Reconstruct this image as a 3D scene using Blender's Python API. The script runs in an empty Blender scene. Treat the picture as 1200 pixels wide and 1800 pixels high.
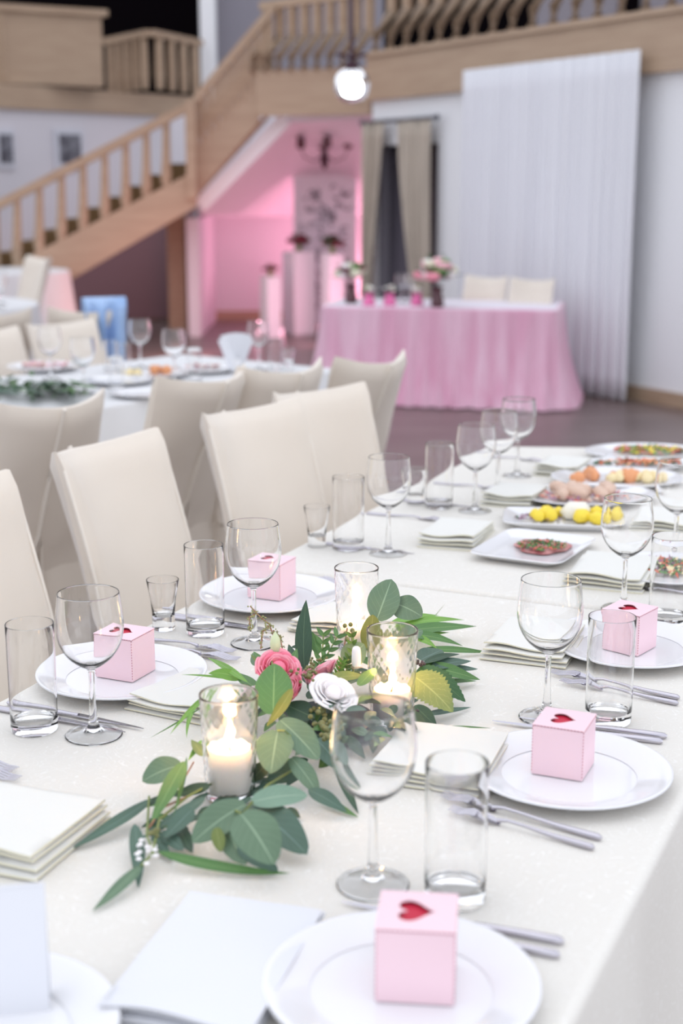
import bpy, bmesh, math, random
from mathutils import Vector, Matrix, noise
random.seed(7)
R = math.radians; PI = math.pi; sin = math.sin; cos = math.cos
C = bpy.context.scene.collection

# ------------------------------------------------------------------ camera
EYE = 1.49; FPX = 2500.0; TILT = math.atan(570 / 2500)
cam = bpy.data.cameras.new('camera'); camo = bpy.data.objects.new('camera', cam); C.objects.link(camo)
camo.location = (0, 0, EYE); camo.rotation_euler = (PI / 2 - TILT, 0, 0)
cam.sensor_fit = 'VERTICAL'; cam.sensor_height = 36; cam.sensor_width = 24; cam.lens = 50
cam.clip_start = .05; cam.clip_end = 100
cam.dof.use_dof = True; cam.dof.focus_distance = 2.17; cam.dof.aperture_fstop = 3.3; cam.dof.aperture_blades = 0
bpy.context.scene.camera = camo
# ------------------------------------------------------------------ world, lamps, exposure
w = bpy.data.worlds.new('world'); bpy.context.scene.world = w; w.use_nodes = True
bg = w.node_tree.nodes['Background']; bg.inputs[0].default_value = (.88, .915, 1, 1); bg.inputs[1].default_value = 1.06
def area(name, loc, target, size, power, col, sy=None):
    l = bpy.data.lights.new(name, 'AREA'); l.energy = power; l.color = col; l.size = size
    if sy: l.shape = 'RECTANGLE'; l.size_y = sy
    o = bpy.data.objects.new(name, l); C.objects.link(o); o.location = loc
    o.rotation_euler = (Vector(target) - Vector(loc)).to_track_quat('-Z', 'Y').to_euler(); return o
area('hall_ceiling_light', (-.2, 2.2, 4.2), (0, 2.4, .75), 3.2, 9, (1, .93, .84), 3.2)
area('hall_window_light', (4.5, -1.5, 2.6), (0, 2.5, .8), 2.5, 20, (.94, .96, 1), 2.5)
area('pink_stage_light', (.05, 13.5, .3), (-1.0, 16.0, 1.2), .6, 8, (1, .42, .56), .6)
area('pink_alcove_uplight', (-.75, 15.75, .12), (-.3, 14.5, 2.3), .4, 6, (1, .42, .58), .3)
area('pink_stair_light', (-1.3, 12.7, .15), (-2.1, 13.9, 1.1), .4, 12, (1, .42, .40), .4)
area('pink_floor_uplight', (.16, 15.9, .12), (.13, 16.4, 1.2), 0.14, 14, (1, .40, .55), .12)
vs = bpy.context.scene.view_settings
vs.view_transform = 'Standard'; vs.look = 'None'; vs.gamma = 1; vs.use_curve_mapping = False; vs.exposure = .38

# ------------------------------------------------------------------ measuring helpers (metres)
_c, _s = cos(TILT), sin(TILT)
def _ray(x, y):
    a = (x - 600) / FPX; b = (900 - y) / FPX
    return Vector((a, _c + b * _s, -_s + b * _c))
def P(x, y, z):                       # where a sight line meets a level plane
    d = _ray(x, y); return Vector((0, 0, EYE)) + d * ((z - EYE) / d.z)
def Q(x, y, Y):                       # where a sight line meets the upright plane at distance Y
    d = _ray(x, y); return Vector((0, 0, EYE)) + d * (Y / d.y)
PHI = R(24.3)
def W(u, v, z=0): return Vector((u * sin(PHI) + v * cos(PHI), u * cos(PHI) - v * sin(PHI), z))
def UV(p): return (p[0] * sin(PHI) + p[1] * cos(PHI), p[0] * cos(PHI) - p[1] * sin(PHI))
def rz_of(az): return -R(az)          # az = heading of the local x axis measured like a compass minus 90
T = .75                               # top of the cloths

# ------------------------------------------------------------------ materials
M = {}
def mat(name, col, rough=.5, metal=0, trans=0, ior=1.45, emit=None, es=0, bump=None, var=None, sheen=0, sss=0, coat=0, alpha=1):
    m = bpy.data.materials.new(name); m.use_nodes = True; nt = m.node_tree; b = nt.nodes['Principled BSDF']
    b.inputs['Base Color'].default_value = (*col, 1); b.inputs['Roughness'].default_value = rough
    b.inputs['Metallic'].default_value = metal; b.inputs['Transmission Weight'].default_value = trans
    b.inputs['IOR'].default_value = ior; b.inputs['Coat Weight'].default_value = coat; b.inputs['Alpha'].default_value = alpha
    if sheen: b.inputs['Sheen Weight'].default_value = sheen
    if sss:
        b.inputs['Subsurface Weight'].default_value = sss; b.inputs['Subsurface Radius'].default_value = (.02, .012, .008)
        b.inputs['Subsurface Scale'].default_value = .5
    if emit: b.inputs['Emission Color'].default_value = (*emit, 1); b.inputs['Emission Strength'].default_value = es
    tc = nt.nodes.new('ShaderNodeTexCoord')
    if var:                            # (scale, amount, second colour, stretch)
        n = nt.nodes.new('ShaderNodeTexNoise'); n.inputs['Scale'].default_value = var[0]; n.inputs['Detail'].default_value = 6
        mp = nt.nodes.new('ShaderNodeMapping'); mp.inputs['Scale'].default_value = var[3] if len(var) > 3 else (1, 1, 1)
        nt.links.new(tc.outputs['Object'], mp.inputs[0]); nt.links.new(mp.outputs[0], n.inputs['Vector'])
        mx = nt.nodes.new('ShaderNodeMix'); mx.data_type = 'RGBA'
        mx.inputs[6].default_value = (*col, 1); mx.inputs[7].default_value = (*var[2], 1)
        r = nt.nodes.new('ShaderNodeMapRange'); r.inputs[1].default_value = .35; r.inputs[2].default_value = .65; r.inputs[4].default_value = var[1]
        nt.links.new(n.outputs[0], r.inputs[0]); nt.links.new(r.outputs[0], mx.inputs[0]); nt.links.new(mx.outputs[2], b.inputs['Base Color'])
    if bump:                           # (scale, strength, distance, stretch)
        n = nt.nodes.new('ShaderNodeTexNoise'); n.inputs['Scale'].default_value = bump[0]; n.inputs['Detail'].default_value = 4
        mp = nt.nodes.new('ShaderNodeMapping'); mp.inputs['Scale'].default_value = bump[3] if len(bump) > 3 else (1, 1, 1)
        nt.links.new(tc.outputs['Object'], mp.inputs[0]); nt.links.new(mp.outputs[0], n.inputs['Vector'])
        bp = nt.nodes.new('ShaderNodeBump'); bp.inputs['Strength'].default_value = bump[1]; bp.inputs['Distance'].default_value = bump[2]
        nt.links.new(n.outputs[0], bp.inputs['Height']); nt.links.new(bp.outputs[0], b.inputs['Normal'])
    M[name] = m; return m
def damask():
    m = mat('damask_cloth', (.86, .83, .78), .62); nt = m.node_tree; b = nt.nodes['Principled BSDF']
    tc = nt.nodes.new('ShaderNodeTexCoord'); n = nt.nodes.new('ShaderNodeTexNoise')
    n.inputs['Scale'].default_value = 24; n.inputs['Detail'].default_value = 1; n.inputs['Distortion'].default_value = 1.6
    nt.links.new(tc.outputs['Object'], n.inputs['Vector'])
    a = nt.nodes.new('ShaderNodeMath'); a.operation = 'MULTIPLY'; a.inputs[1].default_value = 7; nt.links.new(n.outputs[0], a.inputs[0])
    p = nt.nodes.new('ShaderNodeMath'); p.operation = 'PINGPONG'; p.inputs[1].default_value = .5; nt.links.new(a.outputs[0], p.inputs[0])
    r = nt.nodes.new('ShaderNodeMapRange'); r.inputs[1].default_value = .0; r.inputs[2].default_value = .07; r.inputs[3].default_value = 1; r.inputs[4].default_value = 0
    nt.links.new(p.outputs[0], r.inputs[0])
    mx = nt.nodes.new('ShaderNodeMix'); mx.data_type = 'RGBA'; mx.inputs[6].default_value = (.74, .715, .665, 1); mx.inputs[7].default_value = (.84, .825, .79, 1)
    nt.links.new(r.outputs[0], mx.inputs[0]); nt.links.new(mx.outputs[2], b.inputs['Base Color'])
    rr = nt.nodes.new('ShaderNodeMapRange'); rr.inputs[3].default_value = .65; rr.inputs[4].default_value = .35
    nt.links.new(r.outputs[0], rr.inputs[0]); nt.links.new(rr.outputs[0], b.inputs['Roughness'])
    bp = nt.nodes.new('ShaderNodeBump'); bp.inputs['Strength'].default_value = .25; bp.inputs['Distance'].default_value = .0006
    nt.links.new(r.outputs[0], bp.inputs['Height']); nt.links.new(bp.outputs[0], b.inputs['Normal'])
damask()
def leafmat(name, col, vein, back=None, rough=.45, ser=False):
    col = tuple(min(.8, c * 1.12) for c in col); m = mat(name, col, rough); nt = m.node_tree; b = nt.nodes['Principled BSDF']
    uv = nt.nodes.new('ShaderNodeUVMap'); sp = nt.nodes.new('ShaderNodeSeparateXYZ'); nt.links.new(uv.outputs[0], sp.inputs[0])
    d = nt.nodes.new('ShaderNodeMath'); d.operation = 'SUBTRACT'; d.inputs[1].default_value = .5; nt.links.new(sp.outputs[1], d.inputs[0])
    ab = nt.nodes.new('ShaderNodeMath'); ab.operation = 'ABSOLUTE'; nt.links.new(d.outputs[0], ab.inputs[0])
    mid = nt.nodes.new('ShaderNodeMapRange'); mid.inputs[1].default_value = .012; mid.inputs[2].default_value = .03; mid.inputs[3].default_value = .75; mid.inputs[4].default_value = 0
    nt.links.new(ab.outputs[0], mid.inputs[0])
    s1 = nt.nodes.new('ShaderNodeMath'); s1.operation = 'MULTIPLY_ADD'; s1.inputs[1].default_value = 7; nt.links.new(sp.outputs[0], s1.inputs[0])
    k = nt.nodes.new('ShaderNodeMath'); k.operation = 'MULTIPLY'; k.inputs[1].default_value = -4.5; nt.links.new(ab.outputs[0], k.inputs[0]); nt.links.new(k.outputs[0], s1.inputs[2])
    pp = nt.nodes.new('ShaderNodeMath'); pp.operation = 'PINGPONG'; pp.inputs[1].default_value = .5; nt.links.new(s1.outputs[0], pp.inputs[0])
    sv = nt.nodes.new('ShaderNodeMapRange'); sv.inputs[1].default_value = .0; sv.inputs[2].default_value = .07; sv.inputs[3].default_value = .55 if ser else .22; sv.inputs[4].default_value = 0
    nt.links.new(pp.outputs[0], sv.inputs[0])
    mxx = nt.nodes.new('ShaderNodeMath'); mxx.operation = 'MAXIMUM'; nt.links.new(mid.outputs[0], mxx.inputs[0]); nt.links.new(sv.outputs[0], mxx.inputs[1])
    tc = nt.nodes.new('ShaderNodeTexCoord'); n = nt.nodes.new('ShaderNodeTexNoise'); n.inputs['Scale'].default_value = 30; n.inputs['Detail'].default_value = 4
    nt.links.new(tc.outputs['Object'], n.inputs['Vector'])
    m0 = nt.nodes.new('ShaderNodeMix'); m0.data_type = 'RGBA'; m0.inputs[6].default_value = (*col, 1)
    m0.inputs[7].default_value = (*(back or tuple(c * .72 for c in col)), 1); nt.links.new(n.outputs[0], m0.inputs[0])
    m1 = nt.nodes.new('ShaderNodeMix'); m1.data_type = 'RGBA'; m1.inputs[7].default_value = (*vein, 1)
    nt.links.new(m0.outputs[2], m1.inputs[6]); nt.links.new(mxx.outputs[0], m1.inputs[0]); nt.links.new(m1.outputs[2], b.inputs['Base Color'])
    b.inputs['Transmission Weight'].default_value = 0
    return m
leafmat('leaf_euc', (.12, .20, .12), (.30, .42, .28))
leafmat('leaf_pale', (.20, .32, .23), (.36, .47, .35))
leafmat('leaf_blue', (.075, .14, .10), (.17, .27, .23))
leafmat('leaf_dark', (.030, .075, .040), (.10, .17, .09))
leafmat('leaf_mid', (.085, .20, .055), (.24, .38, .14))
leafmat('leaf_bright', (.17, .36, .06), (.36, .52, .18))
leafmat('leaf_olive', (.17, .22, .055), (.32, .36, .14))
leafmat('leaf_lime', (.20, .26, .08), (.36, .42, .18), ser=True)
leafmat('leaf_serrated', (.035, .11, .035), (.10, .20, .07), ser=True)
mat('glass', (1, 1, 1), 0, trans=1, ior=1.45)
mat('glass_textured', (1, 1, 1), .09, trans=1, ior=1.42)
mat('china', (.78, .78, .80), .12, coat=.3)
mat('steel', (.55, .53, .58), .16, 1)
mat('napkin', (.74, .735, .695), .8, sheen=.2, bump=(900, .12, .001))
mat('napkin_edge', (.72, .69, .54), .8)
mat('napkin_white', (.72, .73, .77), .8)
mat('box_pink', (.86, .63, .69), .6)
mat('box_line', (.60, .28, .33), .7)
mat('heart_red', (.55, .015, .05), .5)
mat('wax', (.93, .90, .86), .45, sss=.25)
mat('wick', (.05, .04, .03), .9)
mat('flame', (1, .6, .25), .5, emit=(1, .58, .22), es=34)
mat('chair_linen', (.73, .655, .57), .8, sheen=.25, bump=(700, .2, .001, (1, 1, 3)), var=(5, .35, (.67, .60, .52)))
mat('chair_piping', (.80, .74, .66), .8)
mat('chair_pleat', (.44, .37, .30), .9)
mat('cloth_white', (.72, .72, .73), .8)
mat('wood', (.43, .31, .215), .5, var=(3, .8, (.36, .245, .165), (1, 1, 9)))
mat('wood_h', (.43, .31, .215), .5, var=(2, .8, (.37, .255, .175), (1.2, 1.2, 12)))
mat('wood_dark', (.16, .085, .045), .5, var=(3, .6, (.10, .05, .03)))
mat('tread', (.19, .115, .05), .8)
mat('wall_paint', (.80, .80, .82), .9, bump=(60, .1, .002))
mat('wall_plain', (.66, .63, .67), .9)
mat('wall_shaded', (.24, .135, .15), .9)  # wall tone darkened: the shadow below the stair is put into the colour
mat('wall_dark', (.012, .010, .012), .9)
mat('wall_grey', (.25, .235, .27), .9)
mat('floor_wood', (.185, .135, .125), .34, var=(1.3, .8, (.12, .082, .076), (1, 6, 1)), bump=(8, .1, .002))
mat('tulle', (.80, .52, .64), .9, sheen=.5, var=(3, .9, (.72, .36, .50), (3, 3, .3)))
mat('tulle_top', (.80, .75, .82), .9)
mat('sheer', (.73, .73, .77), .9, sheen=.2)
mat('drape', (.50, .43, .36), .8, var=(8, .7, (.36, .31, .26), (4, 4, .2)))
mat('window_dark', (.11, .10, .125), .4)
mat('rod', (.12, .12, .15), .35, .7)
mat('pedestal', (.72, .72, .76), .6)
mat('dark_metal', (.05, .02, .03), .4, .6)
mat('lamp_bulb', (1, 1, 1), .5, emit=(.93, .97, 1), es=26)
mat('jeans_blue', (.28, .42, .68), .85, var=(7, .8, (.46, .60, .82)))
mat('picture_dark', (.04, .035, .05), .5, var=(9, .8, (.28, .28, .32)))
mat('picture_mount', (.62, .62, .68), .6)
mat('rose_pink', (.90, .33, .42), .55, sss=.1)
mat('rose_deep', (.84, .20, .30), .55)
mat('rose_pale', (.87, .50, .56), .55, sss=.1)
mat('rose_white', (.90, .86, .86), .55, sss=.1)
mat('rose_dark', (.12, .012, .025), .6)
mat('petal_cream', (.82, .80, .62), .6)
mat('berry', (.20, .20, .075), .45)
mat('berry_dark', (.08, .055, .06), .35)
mat('bud', (.62, .70, .45), .5)
mat('twig', (.20, .25, .08), .6)
mat('twig_red', (.30, .14, .08), .6)
mat('amaranth', (.30, .30, .13), .8)
mat('foam_tray', (.02, .025, .035), .5)
mat('meat', (.42, .12, .13), .4, var=(40, 1, (.65, .34, .32)))
mat('ham', (.58, .38, .29), .45, var=(30, .9, (.80, .62, .50)))
mat('greens', (.10, .26, .06), .5)
mat('greens_dark', (.05, .13, .06), .5)
mat('tomato', (.62, .12, .06), .35)
mat('orange_food', (.80, .36, .17), .4)
mat('yellow_food', (.88, .68, .06), .4)
mat('cheese', (.86, .72, .42), .5)
mat('onion', (.33, .16, .26), .4)
mat('cream_food', (.85, .82, .72), .4)
mat('vase_pink', (.75, .16, .38), .2)
mat('vase_dark', (.10, .04, .05), .2)

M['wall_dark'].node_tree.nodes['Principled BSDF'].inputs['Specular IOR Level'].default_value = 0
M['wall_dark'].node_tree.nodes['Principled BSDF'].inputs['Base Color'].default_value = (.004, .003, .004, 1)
# ------------------------------------------------------------------ mesh helpers
class MB:
    def __init__(s): s.v = []; s.f = []; s.m = []; s.k = 0; s.uv = None
    def add(s, vs, fs):
        o = len(s.v); s.v += [tuple(v) for v in vs]
        for f in fs: s.f.append(tuple(o + i for i in f)); s.m.append(s.k)
        return s
    def box(s, x0, x1, y0, y1, z0, z1, mx=None):
        vs = [Vector((x, y, z)) for z in (z0, z1) for y in (y0, y1) for x in (x0, x1)]
        if mx: vs = [mx @ v for v in vs]
        return s.add(vs, [(0, 2, 3, 1), (4, 5, 7, 6), (0, 1, 5, 4), (2, 6, 7, 3), (0, 4, 6, 2), (1, 3, 7, 5)])
    def bar(s, a, b, w, h, up=(0, 0, 1)):      # box section along a->b
        a = Vector(a); b = Vector(b); d = (b - a).normalized(); u = Vector(up)
        sd = d.cross(u).normalized(); u = sd.cross(d)
        vs = [p + sd * (i * w / 2) + u * (j * h / 2) for p in (a, b) for i, j in ((-1, -1), (1, -1), (1, 1), (-1, 1))]
        return s.add(vs, [(0, 3, 2, 1), (4, 5, 6, 7), (0, 1, 5, 4), (1, 2, 6, 5), (2, 3, 7, 6), (3, 0, 4, 7)])
    def tube(s, pts, r, n=8, cap=True):
        pts = [Vector(p) for p in pts]; rs = r if isinstance(r, (list, tuple)) else [r] * len(pts); rings = []
        for i, p in enumerate(pts):
            d = (pts[min(i + 1, len(pts) - 1)] - pts[max(i - 1, 0)]).normalized()
            a = d.cross(Vector((0, 0, 1)) if abs(d.z) < .9 else Vector((1, 0, 0))).normalized(); b = d.cross(a)
            rings.append([p + (a * cos(2 * PI * k / n) + b * sin(2 * PI * k / n)) * rs[i] for k in range(n)])
        vs = [v for r_ in rings for v in r_]; fs = []
        for i in range(len(pts) - 1):
            for k in range(n): fs.append((i * n + k, i * n + (k + 1) % n, (i + 1) * n + (k + 1) % n, (i + 1) * n + k))
        if cap: fs.append(tuple(range(n))[::-1]); fs.append(tuple((len(pts) - 1) * n + k for k in range(n)))
        return s.add(vs, fs)
    def lathe(s, prof, n=40, c=(0, 0, 0), fn=None):
        vs = []; idx = []
        for i, (r, z) in enumerate(prof):
            if r == 0: idx.append([len(vs)] * n); vs.append((c[0], c[1], c[2] + z))
            else:
                idx.append(list(range(len(vs), len(vs) + n)))
                for k in range(n):
                    a = 2 * PI * k / n; rr = r + (fn(i, a, r, z) if fn else 0)
                    vs.append((c[0] + rr * cos(a), c[1] + rr * sin(a), c[2] + z))
        fs = []
        for i in range(len(prof) - 1):
            for k in range(n):
                q = [idx[i][k], idx[i][(k + 1) % n], idx[i + 1][(k + 1) % n], idx[i + 1][k]]
                t = []; [t.append(x) for x in q if x not in t]
                if len(t) > 2: fs.append(tuple(t))
        return s.add(vs, fs)
    def grid(s, fn, nu, nv, wrap=False):
        vs = [fn(i / nu, j / nv) for i in range(nu + 1) for j in range(nv + 1)]
        fs = [(i * (nv + 1) + j, (i + 1) * (nv + 1) + j, (i + 1) * (nv + 1) + j + 1, i * (nv + 1) + j + 1) for i in range(nu) for j in range(nv)]
        return s.add(vs, fs)
    def mesh(s, name, mats, smooth=True, auto=None):
        me = bpy.data.meshes.new(name); me.from_pydata(s.v, [], s.f)
        for m in (mats if isinstance(mats, (list, tuple)) else [mats]): me.materials.append(M[m])
        me.polygons.foreach_set('material_index', s.m)
        if smooth: me.polygons.foreach_set('use_smooth', [True] * len(s.f))
        if s.uv:
            l = me.uv_layers.new(name='UVMap')
            for lp in me.loops: l.data[lp.index].uv = s.uv[lp.vertex_index]
        if auto:
            try: me.set_sharp_from_angle(angle=R(auto))
            except Exception: pass
        me.update(); return me
    def build(s, name, mats, parent=None, smooth=True, auto=35, loc=None, bevel=0):
        o = bpy.data.objects.new(name, s.mesh(name, mats, smooth, auto)); C.objects.link(o)
        if parent: o.parent = parent
        if loc is not None: o.location = loc
        if bevel:
            b = o.modifiers.new('bevel', 'BEVEL'); b.width = bevel; b.segments = 2; b.limit_method = 'ANGLE'
        return o
def tag(o, label=None, cat=None, group=None, kind=None):
    if label: o['label'] = label
    if cat: o['category'] = cat
    if group: o['group'] = group
    if kind: o['kind'] = kind
    return o
def thing(name, label, cat, loc=(0, 0, 0), rz=0, group=None):
    o = bpy.data.objects.new(name, None); C.objects.link(o); o.empty_display_size = .1
    o.location = loc; o.rotation_euler = (0, 0, rz); return tag(o, label, cat, group)
def inst(name, me, parent=None, loc=(0, 0, 0), rz=0, sc=1):
    o = bpy.data.objects.new(name, me); C.objects.link(o); o.parent = parent; o.location = loc; o.rotation_euler = (0, 0, rz)
    o.scale = (sc,) * 3; return o
def dup(root, loc, rz, label, group=None):
    r = root.copy(); C.objects.link(r); r.location = loc; r.rotation_euler = (0, 0, rz); r['label'] = label
    if group: r['group'] = group
    for ch in root.children:
        c = ch.copy(); C.objects.link(c); c.parent = r
        for g in ch.children: d = g.copy(); C.objects.link(d); d.parent = c
    return r
def struct(o): o['kind'] = 'structure'; return o
def flat(z, *pts): return [Vector((p[0], p[1], z)) for p in pts]

# ================================================================== ROOM SHELL
WA = Vector((2.28, 9.92, 0)); WB = Vector((.28, 13.3, 0)); WD = (WB - WA).normalized(); WN = Vector((WD.y * -1, WD.x, 0))  # towards the hall
if WN.y > 0: WN = -WN
W0 = WA - WD * 4.0
def slab(mb, a, b, off0, off1, z0, z1):        # wall piece along a->b, offsets along WN-like normal
    d = (b - a).normalized(); n = Vector((d.y, -d.x, 0)); n = n if n.y < 0 else -n
    vs = []
    for z in (z0, z1):
        for p, o_ in ((a, off0), (b, off0), (b, off1), (a, off1)):
            q = p + n * o_; vs.append((q.x, q.y, z))
    mb.add(vs, [(0, 1, 2, 3), (7, 6, 5, 4), (0, 4, 5, 1), (1, 5, 6, 2), (2, 6, 7, 3), (3, 7, 4, 0)]); return mb
struct(MB().box(-9, 7, -3, 22, -.05, 0).build('floor', 'floor_wood', smooth=False))
# right wall with a recess where the drapes hang
wq = lambda px: WA + WD * max(0, ((px - 600) / 2500 * WA.y * 0))
def along(px):                                 # distance along the right wall for a photo column
    k = (px - 600) / FPX; den = WD.x - k * _cf(WD); return None
def wall_t(px):
    lo, hi = -4, 6
    for _ in range(50):
        m = (lo + hi) / 2; p = WA + WD * m
        x = 600 + FPX * p.x / (p.y * _c + (EYE - 1.2) * _s)
        if x > px: lo = m
        else: hi = m
    return lo
tw0, tw1 = wall_t(768), wall_t(662)
mb = MB(); slab(mb, W0, WA + WD * tw0, -.2, 0, 0, 2.25); slab(mb, WA + WD * tw1, WB, -.2, 0, 0, 2.25)
slab(mb, WA + WD * tw0, WA + WD * tw1, -.2, 0, 1.86, 2.25)
struct(mb.build('wall_right', 'wall_paint', smooth=False))
wn = struct(slab(MB(), WA + WD * tw0, WA + WD * tw1, -.19, -.12, 0, 1.86).build('window_1', 'window_dark', smooth=False))
mb = MB(); slab(mb, WA + WD * tw0, WA + WD * (tw0 + .03), -.12, -.02, 0, 1.86); slab(mb, WA + WD * (tw1 - .03), WA + WD * tw1, -.12, -.02, 0, 1.86)
mb.build('window_frame', 'wall_grey', wn, smooth=False)
struct(slab(MB(), W0, WA + WD * (tw0 - .1), 0, .025, 0, .10).build('baseboard_right', 'wood', smooth=False))
# alcove under the stairs
struct(MB().box(-1.9, .6, 16.5, 16.7, 0, 2.3).build('wall_back', 'wall_plain', smooth=False))
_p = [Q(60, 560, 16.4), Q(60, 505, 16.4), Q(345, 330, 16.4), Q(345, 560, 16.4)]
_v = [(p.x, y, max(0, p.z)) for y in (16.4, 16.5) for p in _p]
struct(MB().add(_v, [(0, 1, 2, 3), (7, 6, 5, 4), (0, 4, 5, 1), (1, 5, 6, 2), (2, 6, 7, 3), (3, 7, 4, 0)]).build('wall_stair_shade', 'wall_shaded', smooth=False))  # dark sheet painted as the shade under the stair, cut along the stringer
mb = MB(); slab(mb, WB, Vector((.5, 16.6, 0)), 0, .2, 0, 2.3); struct(mb.build('wall_alcove', 'wall_plain', smooth=False))
struct(MB().box(-5.9, .3, 16.46, 16.499, 0, .11).build('baseboard_back', 'wood', smooth=False))
a, b, c2 = Q(350, 375, 14.35), Q(505, 216, 14.35), Q(660, 205, 13.8)
d, e, f = Vector((a.x - .25, 16.5, 1.17)), Vector((-.6, 16.5, 1.17)), Vector((.45, 16.5, 1.17))
up = Vector((0, 0, .06))
vs = [a, b, c2, d, e, f]; vs = vs + [v + up for v in vs]
struct(MB().add(vs, [(0, 3, 4, 1), (1, 4, 5, 2), (6, 7, 10, 9), (7, 8, 11, 10), (0, 1, 7, 6), (1, 2, 8, 7), (3, 9, 10, 4), (4, 10, 11, 5), (0, 6, 9, 3), (2, 5, 11, 8)]).build('ceiling', 'wall_plain', smooth=False))
struct(MB().bar(Q(352, 362, 14.2), Q(502, 210, 14.2), .09, .13).build('trim_1', 'wall_paint', smooth=False))
struct(MB().bar(Q(338, 350, 14.15), Q(470, 205, 14.15), .09, .04).build('trim_2', 'wood', smooth=False))
# pillar and post below the stair
p0, p1 = Q(292, 400, 15).x, Q(325, 400, 15).x
struct(MB().box(p0, p1, 15, 15.2, 0, 1.62).build('trim_3', 'wood', smooth=False, bevel=.01))
p0, p1 = Q(327, 400, 14.6).x, Q(348, 400, 14.6).x
struct(MB().box(p0, p1, 14.6, 16.5, 0, 1.19).build('wall_stair', 'wall_plain', smooth=False))
# left wall, its beam
LA = Vector((Q(-60, 200, 16.2).x, 16.2, 0)); LB = Vector((Q(345, 200, 18.9).x, 18.9, 0)); LA = LA - (LB - LA) * 1.6
struct(slab(MB(), LA, LB, -.2, 0, 0, 2.36).build('wall_left', 'wall_plain', smooth=False))
struct(slab(MB(), LA, LB, -.25, .06, 2.36, 2.62).build('trim_4', 'wood_h', smooth=False))
# upper storey
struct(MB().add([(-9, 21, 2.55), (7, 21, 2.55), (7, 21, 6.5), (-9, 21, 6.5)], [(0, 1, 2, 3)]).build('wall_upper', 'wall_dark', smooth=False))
p0, p1 = Q(379, 60, 19.4), Q(660, 60, 19.4)
struct(MB().box(p0.x, p1.x + .1, 19.4, 19.6, 2.4, 6).build('wall_upper_grey', 'wall_grey', smooth=False))
p0, p1 = Q(351, 60, 18.95), Q(378, 60, 18.95)
struct(MB().box(p0.x, p1.x, 18.95, 19.2, 1.5, 6).build('trim_5', 'wall_paint', smooth=False, bevel=.02))
# floor of the upper storey behind the right fascia
n2 = -WN
vsl = [W0 + n2 * .02, WB + n2 * .02, WB + n2 * .02 + Vector((.3, 4, 0)), W0 + n2 * 6]
struct(MB().add([(v.x, v.y, z) for z in (2.45, 2.6) for v in vsl], [(0, 1, 2, 3), (7, 6, 5, 4), (0, 4, 5, 1), (1, 5, 6, 2), (2, 6, 7, 3), (3, 7, 4, 0)]).build('floor_upper', 'wood', smooth=False))
struct(slab(MB(), W0, WB + WD * 1.5, -3.2, -3.0, 2.6, 6).build('wall_gallery', 'wall_grey', smooth=False))
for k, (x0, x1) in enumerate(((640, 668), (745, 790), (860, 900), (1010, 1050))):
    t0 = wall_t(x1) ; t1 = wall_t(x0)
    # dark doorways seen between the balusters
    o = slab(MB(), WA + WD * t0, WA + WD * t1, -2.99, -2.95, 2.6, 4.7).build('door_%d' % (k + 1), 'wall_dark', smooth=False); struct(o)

# ================================================================== GALLERY and STAIRS
gal = thing('gallery_balustrade', 'pale wooden gallery with bent balusters running above the white wall', 'balustrade', (0, 0, 0))
slab(MB(), W0, WB, 0, .07, 2.25, 2.62).build('fascia', 'wood_h', gal, False)
slab(MB(), W0, WB, 0, .10, 2.62, 2.66).build('fascia_ledge', 'wood_h', gal, False)
RAILZ = 3.36
def run(p, q, zr0, zr1, zb0, zb1, n, parent, out, bent=True, w=.045, rail=True, nm='baluster', mt='wood'):
    for i in range(n):
        t = (i + .5) / n; a = p.lerp(q, t); zt = zr0 + (zr1 - zr0) * t; zb = zb0 + (zb1 - zb0) * t
        mb = MB(); h = zt - zb
        if bent:
            b0 = Vector((a.x, a.y, zt)); b1 = Vector((a.x, a.y, zb + h * .50)); b2 = Vector((a.x, a.y, zb + h * .18)) + out * .17; b3 = Vector((a.x, a.y, zb)) + out * .17
            mb.tube([b0, b1, b2, b3], w * .62, 4)
        else: mb.tube([(a.x, a.y, zt), (a.x, a.y, zb + h * .3), (a.x, a.y, zb)], [w * .6, w * .75, w * .6], 6)
        mb.build(nm, mt, parent, False)
    if rail: MB().bar((p.x, p.y, zr0), (q.x, q.y, zr1), .09, .07).build('handrail', mt, parent, False)
run(W0 - WN * .12, WB - WN * .12, RAILZ, RAILZ, 2.66, 2.66, 32, gal, WN, w=.075)
gm = thing('landing_balustrade', 'short wooden landing with bent balusters between the stair and the corner of the white wall', 'balustrade')
A0 = Q(452, 140, 14.0); A1 = Q(650, 112, 13.6)
q0 = Vector((A0.x, 14.0, 0)); q1 = Vector((A1.x + .02, 13.62, 0)); on = Vector((-.35, -.9, 0)).normalized()
slab(MB(), q0, q1, -.05, .04, 2.15, 2.56).build('fascia', 'wood_h', gm, False)
run(q0 - on * .1, q1 - on * .1, 3.15, 3.24, 2.56, 2.56, 9, gm, Vector((-.75, -.66, 0)), w=.075)
st = thing('staircase', 'pale wooden staircase climbing from the left with straight balusters below and a steep upper flight', 'staircase')
r0 = Q(338, 182, 14); r1 = Q(480, 14, 14)
def sheet(mb, pts, y0, y1):
    vs = [(p.x, y0, p.z) for p in pts] + [(p.x, y1, p.z) for p in pts]; n = len(pts)
    mb.add(vs, [tuple(range(n)), tuple(range(2 * n - 1, n - 1, -1))] + [(i, i + n, (i + 1) % n + n, (i + 1) % n) for i in range(n)]); return mb
sheet(MB(), [Q(333, 356, 14), Q(333, 272, 14), Q(452, 139, 14), Q(456, 213, 14)], 13.98, 14.10).build('upper_stringer', 'wood_h', st, False)
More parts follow.
